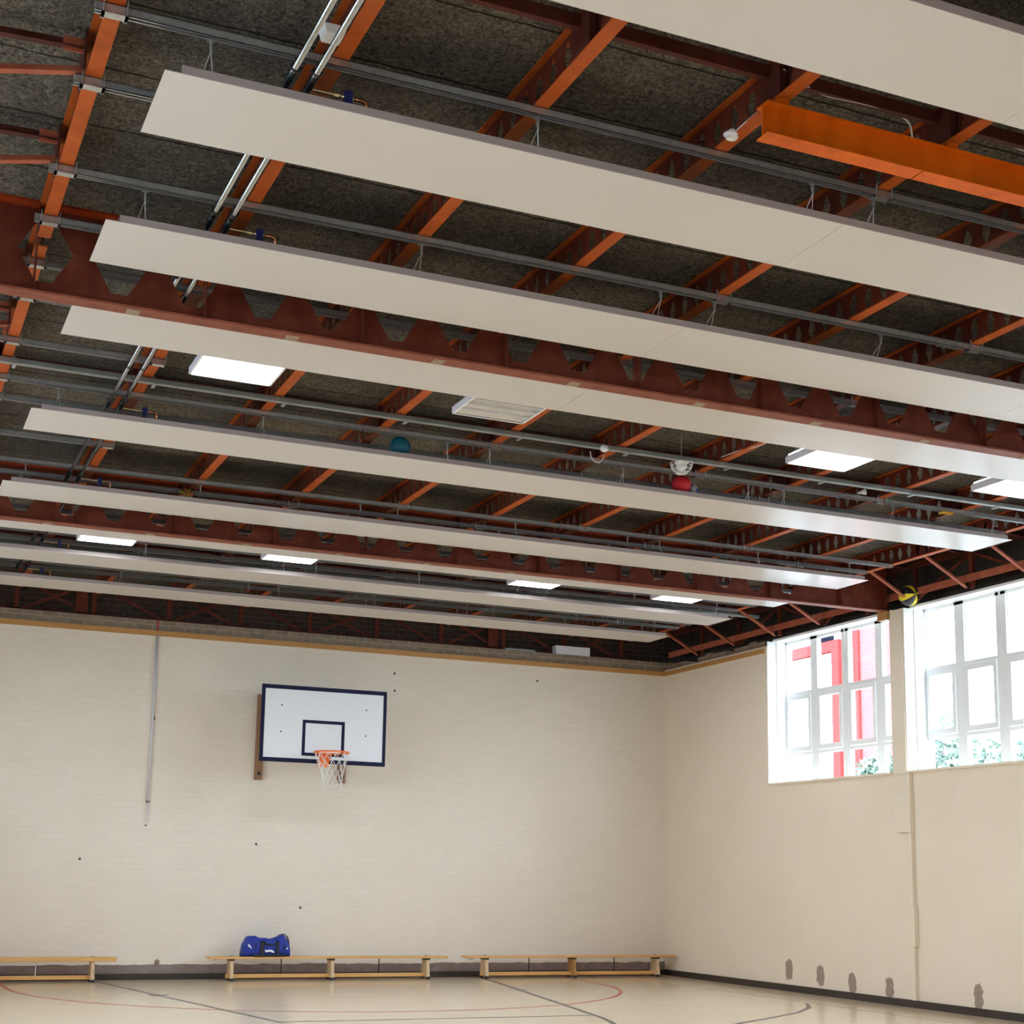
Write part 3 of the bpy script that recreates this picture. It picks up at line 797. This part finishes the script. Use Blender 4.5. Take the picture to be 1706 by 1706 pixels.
r = thing('movement_sensor', 'white round sensor beneath a joist left of the orange beam', 'sensor', (-7.80, -14.38, 5.03))
one('mount', M['plastic'], lambda b: b.tube([(-7.79, -14.36, 5.07), (-7.79, -14.36, 5.04)], .016, 12), r)
one('sensor_head', M['plastic'], lambda b: b.sphere((-7.80, -14.37, 5.028), .028, 16, 10, (1.25, 1, .75)), r, smooth=True)
one('lens', M['white_metal'], lambda b: b.lathe([(.004, -.034), (.034, -.03), (.036, -.022), (.02, -.012)], (-7.825, -14.40, 5.045), 18), r, smooth=True)
cable([(-7.78, -14.37, 5.06), (-7.76, -14.5, 5.085), (-7.75, -14.62, 5.10), (-7.75, -14.72, 5.2)], 'thin white cable from the sensor left of the orange beam', .003)
tag(one('junction_box', M['plastic'], lambda b: b.prism([(-9.895, 5.02), (-9.815, 5.02), (-9.80, 5.068), (-9.91, 5.068)], 1, -14.42, -14.33), bevel=.004), 'small white box between the chrome pipes at upper left', 'junction box')
r = thing('movement_sensor', 'white dome sensor with looped white cable on the grey trunking', 'sensor', (-5.90, -9.34, 5.0))
one('sensor_head', M['plastic'], lambda b: b.sphere((-5.90, -9.335, 5.02), .036, 18, 12, (1, 1, .9)), r, smooth=True)
one('lens', M['louvre'], lambda b: b.sphere((-5.895, -9.36, 5.005), .018, 14, 8), r, smooth=True)
one('lead', M['cable'], lambda b: b.tube([(-5.95+.07*math.cos(t)*-1+.0, -9.31+.02*math.sin(t*.5), 4.985-.085*math.sin(t)) for t in [PI*i/14 for i in range(15)]], .004, 8), r, smooth=True)
r = thing('guarded_sensor', 'sensor inside a white wire cage above the red ball', 'wire cage', (-5.13, -9.27, 4.9))
cx, cy, cz = -5.10, -9.26, 5.01
def cage(b):
    for i in range(12):
        t = 2*PI*i/12
        b.tube([(cx+.10*math.cos(t), cy+.10*math.sin(t), cz), (cx+.085*math.cos(t), cy+.085*math.sin(t), cz-.05), (cx+.05*math.cos(t), cy+.05*math.sin(t), cz-.088), (cx+.01*math.cos(t), cy+.01*math.sin(t), cz-.098)], .0022, 5)
    for rr, dz in ((.10, 0), (.093, -.025), (.083, -.053), (.05, -.088)):
        b.tube([(cx+rr*math.cos(2*PI*i/24), cy+rr*math.sin(2*PI*i/24), cz+dz) for i in range(24)], .0022, 5, closed=True)
one('wire_guard', M['white'], cage, r)
one('sensor_head', M['plastic'], lambda b: (b.sphere((cx, cy, cz-.022), .045, 18, 12), b.box(cx-.05, cx+.05, cy-.05, cy+.05, cz, cz+.015)), r, smooth=True)
one('drop_rod', M['galv'], lambda b: b.tube([(cx, cy, cz+.01), (cx, cy, DECK)], .005, 8), r)
cable([(JX[6]-.05, -9.35, 5.09), (JX[6]-.03, -9.6, 5.085), (JX[6]+.0, -9.9, 5.06), (JX[6]-.02, -10.2, 5.062)], 'thin white cable along a joist right of the caged sensor', .004)
tag(one('cable_tie', M['yellow'], lambda b: [b.box(-1.95+.035*i, -1.95+.035*i+.027, -8.915, -8.855, TZ-.018+.004*(i % 2), TZ-.002) for i in range(4)]), 'bright yellow wrapping on a steel track at right', 'wrapping')

# balls ------------------------------------------------------------
PT = PZ+.05
tag(one('teal_ball', M['teal'], lambda b: b.sphere((-7.52, -8.705, PT+.0915), .090, 32, 20), smooth=True), 'plain teal ball resting on a white heating panel', 'ball')
tag(one('red_ball', M['ball_red'], lambda b: b.sphere((-4.80, -8.745, PT+.0855), .086, 32, 20, (1.05, 1, .97)), smooth=True), 'plain red ball on the heating panel under the wire cage', 'ball')
def spotted():
    mt = mat('white_ball_blue_spots', (0.5, 0.52, 0.5), 0.5); n = N(mt)
    tcn = n.new('ShaderNodeTexCoord'); vo = n.new('ShaderNodeTexVoronoi'); n.l(tcn.outputs['Object'], vo.inputs['Vector']); vo.inputs['Scale'].default_value = 14
    n.color(n.ramp(vo.outputs['Distance'], [(0.30, (0.01, 0.04, 0.25)), (0.36, (0.50, 0.53, 0.50))])); return mt
tag(one('spotted_ball', spotted(), lambda b: b.sphere((-4.655, -8.68, PT+.0655), .064, 26, 16), smooth=True), 'pale ball with dark blue spots just right of the red ball', 'ball')
tag(one('flat_ball', M['navy'], lambda b: b.sphere((-4.14, -8.73, PT+.020), .055, 24, 14, (1.5, 1.1, .36)), smooth=True), 'dark blue deflated ball lying flat on the panel right of the red ball', 'ball')
def segs(name, stops):
    mt = mat(name, (1, .8, 0), 0.45); n = N(mt)
    tcn = n.new('ShaderNodeTexCoord'); sp = n.new('ShaderNodeSeparateXYZ'); n.l(tcn.outputs['Object'], sp.inputs[0])
    at = n.math('ARCTAN2', sp.outputs['Z'], sp.outputs['X'])
    fr = n.math('FRACT', n.math('MULTIPLY', n.math('ADD', at, PI), 4/(2*PI)))
    r_ = n.ramp(fr, stops); n.t.nodes[-1].color_ramp.interpolation = 'CONSTANT'
    n.color(r_); return mt
def centred_ball(name, mt, c, rad, label):
    b = MB(); b.sphere((0, 0, 0), rad, 30, 18); o = b.build(name, mt, smooth=True); o.location = c; return tag(o, label, 'ball')
centred_ball('beach_ball', segs('yellow_black_segments', [(0, (0.78, 0.60, 0.01)), (0.40, (0.012, 0.013, 0.02))]), (-.005, -5.96, WZ1+.13), .125, 'yellow and black segmented ball wedged above the window pier')
centred_ball('small_ball', segs('orange_green_black', [(0, (0.65, 0.13, 0.02)), (0.4, (0.02, 0.02, 0.025)), (0.6, (0.45, 0.42, 0.02)), (0.85, (0.02, 0.02, 0.02))]), (-8.83, -6.26, PT+.075), .075, 'multicoloured orange and black ball on the panel before the far beam')
def shuttlecock(c, d, label):
    r = thing('shuttlecock', label, 'shuttlecock', c, 'stray white shuttlecocks')
    c = Vector(c); d = Vector(d).normalized(); a = d.cross(Vector((0, 0, 1))).normalized(); u = a.cross(d)
    one('cork', M['plastic'], lambda b: b.sphere(c, .012, 14, 10), r, smooth=True)
    def feathers(b):
        for i in range(14):
            t = 2*PI*i/14; w = a*math.cos(t)+u*math.sin(t); s = d.cross(w)
            p, q = c+w*.008, c+d*.062+w*.030
            b.add([p-s*.001, p+s*.001, q+s*.006, q+d*.006, q-s*.006], [(0, 1, 2, 3, 4)])
    one('feathers', M['plume'], feathers, r, normals=False)
shuttlecock((-2.92, -6.05, PT+.02), (-1, .3, .15), 'white shuttlecock on the panel before the far beam')
shuttlecock((-2.96, -8.93, TZ+.055), (1, -.4, .2), 'white shuttlecock on a track near the right-hand lights')

# ------------------------------------------------------------------ far wall items
r = thing('wall_pole', 'slim pale pole hanging down the far wall left of the hoop', 'pole', (-7.915, -.02, 2.0))
one('pole_tube', M['pole'], lambda b: b.tube([(-7.915, -.025, 4.572), (-7.918, -.025, 2.32)], .017, 12), r, smooth=True)
one('pole_tip', M['pole'], lambda b: b.tube([(-7.918, -.025, 2.32), (-7.919, -.025, 2.06), (-7.919, -.025, 2.055)], .009, 10), r, smooth=True)
one('pole_clip', M['black_clip'], lambda b: (b.box(-7.94, -7.895, -.04, 0, 2.315, 2.335), b.tube([(-7.925, -.03, 2.01), (-7.925, 0, 2.01)], .009, 8), b.box(-7.90, -7.888, -.03, 0, 3.42, 3.47)), r)
one('red_rod', M['red'], lambda b: b.box(-7.925, -7.905, -.004, .004, 4.64, FW_TOP), r)
tag(one('ledge_box', M['white_metal'], lambda b: b.box(-1.885, -1.305, .01, .15, FW_TOP, FW_TOP+.135), bevel=.004), 'plain white oblong box on the brick ledge at upper right of far wall', 'box')
tag(one('ledge_slab', M['trunk'], lambda b: b.box(-2.72, -2.23, .02, .2, FW_TOP, FW_TOP+.03)), 'thin grey slab lying on the brick ledge left of the white box', 'slab')
r = thing('floor_hook', 'small worn metal hook low on the far wall between the benches', 'hook', (-7.68, -.02, .2))
one('hook_plate', M['brass_dull'], lambda b: b.prism([(-7.71, .17), (-7.66, .17), (-7.64, .235), (-7.665, .265), (-7.70, .25)], 1, -.012, 0), r)
one('hook_ring', M['galv'], lambda b: b.tube([(-7.68+.018*math.cos(t), -.02, .205+.022*math.sin(t)) for t in [2*PI*i/14 for i in range(14)]], .004, 6, closed=True), r)

# basketball backboard ---------------------------------------------
by = -1.1
bx0, bx1, bz0, bz1 = -6.695, -4.965, 2.862, 3.876
r = thing('basketball_hoop', 'basketball backboard with orange hoop and white net on the far wall', 'basketball hoop', (-5.83, 0, 2.6))
one('backboard', M['board'], lambda b: b.box(bx0, bx1, by, by+.02, bz0, bz1), r)
def border(b):
    t = .052
    for (a, c, d, e) in ((bx0, bx1, bz1-t, bz1), (bx0, bx1, bz0, bz0+t), (bx0, bx0+t*.82, bz0+t, bz1-t), (bx1-t*.82, bx1, bz0+t, bz1-t)):
        b.box(a, c, by-.004, by, d, e)
    b.box(bx0-.003, bx0, by-.004, by+.024, bz0, bz1); b.box(bx1, bx1+.003, by-.004, by+.024, bz0, bz1)
    b.box(bx0, bx1, by-.004, by+.024, bz0-.003, bz0); b.box(bx0, bx1, by-.004, by+.024, bz1, bz1+.003)
one('border_line', M['navy'], border, r)
def target(b):
    x0, x1, z0, z1, t = -6.132, -5.547, 2.955, 3.432, .042
    b.box(x0, x1, by-.004, by, z0, z0+t); b.box(x0, x1, by-.004, by, z1-t, z1)
    b.box(x0, x0+t, by-.004, by, z0+t, z1-t); b.box(x1-t, x1, by-.004, by, z0+t, z1-t)
one('target_square', M['navy'], target, r)
one('bolts', M['black_clip'], lambda b: [b.lathe([(.0001, -.006), (.010, -.005), (.011, 0)], (x, by, z), 8, 'y') for x in (-6.423, -5.25) for z in (3.61, 3.26, 2.906)], r)
hx, hz, hr = -5.83, 2.985, .228
hy = by-.15-hr
one('rim', M['hoop'], lambda b: b.tube([(hx+hr*math.cos(2*PI*i/40), hy+hr*math.sin(2*PI*i/40), hz) for i in range(40)], .011, 10, closed=True), r, smooth=True)
one('rim_bracket', M['hoop'], lambda b: (b.box(hx-.075, hx+.075, by-.012, by-.004, hz-.17, hz+.02), b.box(hx-.075, hx+.075, by-.17, by-.012, hz-.006, hz+.002),
    b.bar((hx-.07, by-.01, hz-.10), (hx-.07, by-.15, hz-.005), .01, .02), b.bar((hx+.07, by-.01, hz-.10), (hx+.07, by-.15, hz-.005), .01, .02)), r)
def net(b):
    n = 12; lv = [(0, .225, 0), (.10, .195, .5), (.19, .165, 0), (.26, .145, .5), (.33, .13, 0), (.39, .12, .5), (.45, .125, 0)]
    def P(i, l):
        dz, rr, off = lv[l]; t = 2*PI*(i+off)/n
        j = .004*math.sin(7*i+3*l)
        return (hx+(rr+j)*math.cos(t)+.03*dz/.45, hy+(rr+j)*math.sin(t), hz-.01-dz)
    for l in range(len(lv)-1):
        for i in range(n):
            if lv[l][2] == 0: nb = (P(i, l+1), P(i-1, l+1))
            else: nb = (P(i, l+1), P(i+1, l+1))
            for q in nb: b.tube([P(i, l), q], .0036, 5)
one('net', M['net'], net, r)
for x in (-6.435, -5.24):
    one('wall_post', M['post'], lambda b: b.box(x-.052, x+.052, -.07, -.002, 2.68, 3.86), r)
    one('post_bolt', M['black_clip'], lambda b: b.lathe([(.0001, -.09), (.022, -.085), (.024, -.07)], (x, 0, 2.76), 10, 'y'), r)
def arms(b):
    for x in (-6.33, -5.34):
        for z in (3.72, 3.02):
            b.bar((x, -.07, z), (x+.02, by+.02, z), .03, .03)
        b.bar((x, -.07, 3.72), (x+.02, by+.02, 3.04), .02, .02)
    b.bar((-6.35, by+.04, 3.72), (-5.3, by+.04, 3.72), .03, .03); b.bar((-6.35, by+.04, 3.02), (-5.3, by+.04, 3.02), .03, .03)
one('support_arms', M['trunk'], arms, r)

# ------------------------------------------------------------------ benches
def bench(x0, label, legdark, thick=.285):
    x1 = x0+3.36; yc = -.34
    r = thing('gym_bench', label, 'bench', ((x0+x1)/2, yc, 0), 'low wooden gym benches along the far wall')
    one('seat', M['bench'], lambda b: b.box(x0, x1, yc-.125, yc+.125, thick, .315), r, bevel=.006)
    legs = [x0+.31, x0+1.69, x0+3.07]
    for i, x in enumerate(legs):
        def leg(b):
            b.prism([(yc-.12, 0.0), (yc-.075, .03), (yc+.075, .03), (yc+.12, 0.0), (yc+.12, .05), (yc+.10, .12), (yc+.085, .285), (yc-.085, .285), (yc-.10, .12), (yc-.12, .05)], 0, x-.022, x+.022)
        l = one('leg', M['bench_leg_dark'] if i in legdark else M['bench_leg'], leg, r)
        one('floor_pad', M['black'], lambda b: (b.box(x-.024, x+.024, yc-.125, yc-.085, 0.0, .035), b.box(x-.024, x+.024, yc+.085, yc+.125, 0.0, .035), b.box(x-.030, x+.030, yc-.095, yc+.09, .262, .285)), l)
    one('lower_rail', M['bench'], lambda b: b.box(x0+.25, x1-.25, yc-.03, yc+.02, .035, .085), r, bevel=.004)
    for x in ((legs[0]+legs[1])/2, (legs[1]+legs[2])/2):
        one('tie_rod', M['black_clip'] if legdark != (9,) else M['pole'], lambda b: b.tube([(x, yc-.005, .085), (x, yc-.005, .285)], .008, 8), r)
    for i in (0, 2):
        x = legs[i]
        one('seat_bolts', M['black'], lambda b: (b.lathe([(.011, .315), (.010, .322), (.0001, .324)], (x-.02, yc-.03, 0), 10), b.lathe([(.011, .315), (.010, .322), (.0001, .324)], (x+.02, yc+.03, 0), 10)), r)
    one('end_hook', M['galv'] if legdark != (9,) else M['valve_blue'], lambda b: (b.bar((x1-.16, yc, .283), (x1-.06, yc, .262), .05, .006), b.bar((x0+.16, yc, .283), (x0+.06, yc, .262), .05, .006)), r)
bench(-7.08, 'low wooden gym bench with the blue sports bag on it', ())
bench(-3.43, 'low wooden gym bench nearest the right corner, one brown middle leg', (1,))
bench(-8.27-3.36, 'low wooden gym bench cut by the left edge of the photo', (9,), .262)

# sports bag --------------------------------------------------------
def bag():
    x0, x1, yc, z0 = -6.60, -6.01, -.36, .3165
    r = thing('sports_bag', 'blue holdall with black straps lying on the middle bench', 'bag', ((x0+x1)/2, yc, z0))
    def body(b):
        ns, nr = 22, 20; vs = []
        for i in range(ns+1):
            t = i/ns; x = x0+(x1-x0)*t
            kt = [(0, .17), (.04, .245), (.10, .27), (.22, .268), (.30, .245), (.5, .238), (.64, .232), (.74, .258), (.82, .285), (.89, .28), (.95, .235), (1.0, .14)]
            for (ta, va), (tb, vb) in zip(kt[:-1], kt[1:]):
                if ta <= t <= tb: top = va+(vb-va)*(t-ta)/(tb-ta)
            top += .004*math.sin(31*t)
            lean = .02*(1-t)
            hw = .115*(.80+.2*math.sin(PI*t)**.5)
            for j in range(nr):
                a = 2*PI*j/nr
                cy_ = math.copysign(abs(math.cos(a))**.5, math.cos(a))*hw
                sz = math.sin(a)
                z = z0+top/2+math.copysign(abs(sz)**.5, sz)*top/2
                if sz < 0: z = max(z0, z)
                vs.append((x+(-.045*(1-(z-z0)/.28) if t < .25 else 0)*(1-t*4)+(.02*(1-(z-z0)/.28) if t > .8 else 0), yc+cy_, z))
        fs = [(i*nr+j, i*nr+(j+1) % nr, (i+1)*nr+(j+1) % nr, (i+1)*nr+j) for i in range(ns) for j in range(nr)]
        fs += [tuple(range(nr))[::-1], tuple(ns*nr+j for j in range(nr))]
        b.add(vs, fs)
    one('body', M['bag_blue'], body, r, smooth=True)
    def strap(b):
        f = yc-.118
        for xa in (-6.385, -6.17):
            b.box(xa-.026, xa+.026 if xa < -6.3 else xa+.012, f-.004, f+.006, z0+.008, z0+.20)
            b.box(xa-.026, xa+.026 if xa < -6.3 else xa+.012, f-.004, yc+.0, z0+.19, z0+.205)
        b.tube([(-6.36, f, z0+.19), (-6.33, f-.01, z0+.165), (-6.27, f-.02, z0+.155), (-6.22, f-.015, z0+.16), (-6.18, f, z0+.185)], .010, 8)
    one('straps', M['bag_black'], strap, r)
    one('base_trim', M['bag_black'], lambda b: b.box(-6.50, -6.05, yc-.118, yc-.105, z0, z0+.032), r, bevel=.005)
    def logo(b):
        f = yc-.1215
        pts = [(-6.345, z0+.095), (-6.325, z0+.082), (-6.29, z0+.09), (-6.255, z0+.088), (-6.225, z0+.068), (-6.218, z0+.052), (-6.235, z0+.05), (-6.26, z0+.062), (-6.29, z0+.066), (-6.33, z0+.058), (-6.345, z0+.07)]
        b.prism(pts, 1, f-.002, f+.004)
        b.prism([(-6.575, z0+.165), (-6.555, z0+.155), (-6.525, z0+.115), (-6.53, z0+.10), (-6.55, z0+.125), (-6.57, z0+.13)], 1, yc-.112, yc-.085)
        b.prism([(-6.045, z0+.115), (-6.03, z0+.12), (-6.035, z0+.09), (-6.05, z0+.095)], 1, yc-.112, yc-.085)
    one('white_emblem', M['bag_white'], logo, r)
    one('seams', M['bag_black'], lambda b: [b.tube([(x, yc-.116*math.cos(t)*1.01, z0+.135+.135*math.sin(t)) for t in [-1.4+.25*i for i in range(12)]], .004, 5) for x in (-6.47, -6.09)], r)
    one('shoulder_strap', M['bag_black'], lambda b: b.tube([(-6.13, yc-.03, z0+.25), (-6.11, yc-.04, z0+.285), (-6.07, yc-.05, z0+.285), (-6.03, yc-.06, z0+.25), (-6.01, yc-.06, z0+.18), (-6.005, yc-.05, z0+.09)], .010, 8), r, smooth=True)
    one('strap_label', M['bag_white'], lambda b: b.bar((-6.075, yc-.065, z0+.28), (-6.05, yc-.07, z0+.22), .004, .014), r)
bag()

# ------------------------------------------------------------------ right wall items
def casing(b):
    b.box(-.05, -.002, -5.925, -5.86, .087, 2.02)
    b.box(-.062, -.002, -5.955, -5.86, .70, 1.16)
    b.box(-.065, -.002, -5.935, -5.655, 2.02, 2.465)
    b.box(-.05, -.002, -5.925, -5.87, 2.465, 2.715)
r = tag(one('pipe_casing', M['casing'], casing, bevel=.003), 'cream boxed pipe casing running down the right wall below the pier', 'pipe casing')
tag(one('padstone', M['bench_leg_dark'], lambda b: b.box(-.055, -.002, -5.585, -5.40, 4.62, 4.728)), 'brown timber block under the end of the far castellated beam', 'timber block')
tag(one('pier_cover', M['casing'], lambda b: b.prism([(-5.80, 4.70), (-5.59, 4.74), (-5.59, 2.72), (-5.83, 2.72)], 0, -.012, -.001)), 'cream painted cover board on the pier between the windows', 'board')

# ------------------------------------------------------------------ court lines
def ribbon(pts, w, z=.0015):
    b = MB(); n = len(pts); vs = []
    for i, p in enumerate(pts):
        a = Vector(pts[max(i-1, 0)]); c = Vector(pts[min(i+1, n-1)]); d = (c-a).normalized(); nn = Vector((-d.y, d.x))*w/2
        vs += [(p[0]+nn.x, p[1]+nn.y, z), (p[0]-nn.x, p[1]-nn.y, z), (p[0]+nn.x, p[1]+nn.y, .0002), (p[0]-nn.x, p[1]-nn.y, .0002)]
    fs = []
    for i in range(n-1):
        o = 4*i; q = o+4
        fs += [(o, o+1, q+1, q), (o, q, q+2, o+2), (o+1, o+3, q+3, q+1)]
    b.add(vs, fs); return b
def line(name, pts, w, mt, label, z=.0015):
    return tag(ribbon(pts, w, z).build(name, mt), label, 'floor marking')
def arc(cx, cy, r, a0, a1, n=40): return [(cx+r*math.cos(math.radians(a0+(a1-a0)*i/n)), cy+r*math.sin(math.radians(a0+(a1-a0)*i/n))) for i in range(n+1)]
line('court_arc', [(-9.67, -.05)]+[(-9.67, -.6)]+arc(-5.8, -1.25, 3.87, 180, 360, 60)+[(-1.93, -.7), (-1.95, -.35)], .05, M['line_red'], 'thin red arc on the floor in front of the hoop')
line('court_line', [(-8.55, -.05), (-8.41, -.76), (-7.60, -6.0)], .05, M['line_dark'], 'left slanting dark key line on the floor', .002)
line('court_line', [(-3.10, -.05), (-3.25, -1.0), (-4.05, -5.1), (-4.28, -6.25), (-4.38, -6.6), (-4.50, -6.95), (-4.72, -7.3)], .055, M['line_dark'], 'right slanting dark key line ending in a curve', .002)
line('court_line', [(-7.6, -5.93), (-4.22, -5.93)], .03, M['line_dark'], 'thin dark cross line joining the two slanting key lines', .0025)
for x, y, lab in ((-8.12, -2.55, 'left'), (-3.53, -2.45, 'right')):
    line('lane_mark', [(x-.1, y-.05), (x+.1, y+.05)], .09, M['line_dark'], 'short dark tick on the %s key line' % lab, .003)
line('court_line', [(-.86, -.5), (-.86, -5.0), (-.8, -12)], .03, M['line_pink'], 'worn red line parallel to the right wall', .001)
line('court_arc', [(-.98, -5.1), (-1.3, -5.6), (-1.8, -6.1), (-2.41, -6.55), (-3.19, -7.07), (-4.1, -7.5), (-5.2, -7.7)], .05, M['line_dark'], 'dark curved floor line near the right wall', .0022)

# ------------------------------------------------------------------ outside
M['grass'] = noisy('grey_asphalt', (0.16, 0.155, 0.14), (0.22, 0.215, 0.20), 3, 0.95)
M['siding'] = mat('white_siding', (0.60, 0.62, 0.62), 0.6)
M['b_red'] = mat('red_facade_trim', (0.50, 0.038, 0.034), 0.9, 0, 0.0)
M['b_brick'] = bare_brick('pink_red_brick', 'Y', (0.50, 0.085, 0.08), (0.44, 0.07, 0.065), (0.5, 0.105, 0.10))
M['b_win'] = mat('grey_window_glass', (0.006, 0.008, 0.013), 0.9, 0, 0.0)
tag(one('ground', M['grass'], lambda b: b.box(-40, 60, -60, 60, -.5, -.3)), kind='structure')
r = thing('neighbouring_building', 'white-clad building with red trim seen through the first window', 'building', (14, 13, -.3))
def siding(b):
    z = -.3
    while z < 7.5:
        b.add([(12.0, 12.03, z), (12.0, 22, z), (12.03, 22, z+.24), (12.03, 12.03, z+.24)], [(0, 3, 2, 1)])
        b.add([(12.0, 12.03, z), (12.0, 22, z), (12.03, 22, z), (12.03, 12.03, z)], [(0, 1, 2, 3)])
        z += .26
    b.box(12.06, 13.0, 11.8, 22, -.3, 8.6)
one('siding', M['siding'], siding, r, normals=False)
one('fascia_band', M['b_red'], lambda b: b.box(11.9, 12.04, 11.72, 22, 7.5, 7.78), r)
one('corner_post', M['b_red'], lambda b: b.box(11.9, 12.1, 11.72, 12.03, -.3, 7.5), r)
wf = one('upper_window', M['white'], lambda b: (b.box(11.93, 12.0, 11.78, 12.75, 7.8, 8.55)), r)
one('window_pane', M['b_win'], lambda b: b.box(11.91, 11.93, 11.93, 12.62, 7.80, 8.5), wf)
one('brick_wing', M['b_brick'], lambda b: b.box(12.1, 12.5, 10.28, 11.8, -.3, 10.5), r)
one('downpipe_panel', M['b_red'], lambda b: b.box(12.04, 12.1, 11.06, 11.30, -.3, 10.5), r)
def tree(x, y, zc, rx, rz, label, seed, name='leafy_tree'):
    rnd = random.Random(seed)
    r = thing(name, label, 'tree', (x, y, -.3), 'trees outside the windows')
    one('trunk', M['post'], lambda b: b.tube([(x, y, -.3), (x+.1, y, zc*.5), (x, y+.1, zc)], [.22, .16, .07], 10), r, smooth=True)
    b = MB()
    for i in range(4200):
        while True:
            p = Vector((rnd.uniform(-1, 1), rnd.uniform(-1, 1), rnd.uniform(-1, 1)))
            if .35 < p.length < 1: break
        p = p*(0.85+.25*math.sin(5*p.x+3)*math.cos(4*p.y+seed))
        c = Vector((x+p.x*rx, y+p.y*rx, zc+p.z*rz)); s = rnd.uniform(.05, .10)
        a = Vector((rnd.uniform(-1, 1), rnd.uniform(-1, 1), rnd.uniform(-1, 1))).normalized()*s
        d = a.cross(Vector((rnd.uniform(-1, 1), rnd.uniform(-1, 1), rnd.uniform(-1, 1)))).normalized()*s*.6
        b.add([c-a, c+d, c+a, c-d], [(0, 1, 2, 3)])
    b.build('foliage', M['leaf'], r, normals=False)
M['leaf'] = noisy('pale_green_leaf', (0.16, 0.23, 0.18), (0.26, 0.32, 0.25), 2, 0.6)
tree(10.5, 6.0, 3.9, 1.1, 1.5, 'leafy tree low in the left of the second window', 3)
tree(10.5, 3.8, 3.5, 1.1, 1.05, 'lower leafy tree in the second pane of the second window', 5)
tree(10.5, 8.2, 3.6, .7, 1.1, 'yellow-green bush seen at the right edge of first window', 8)
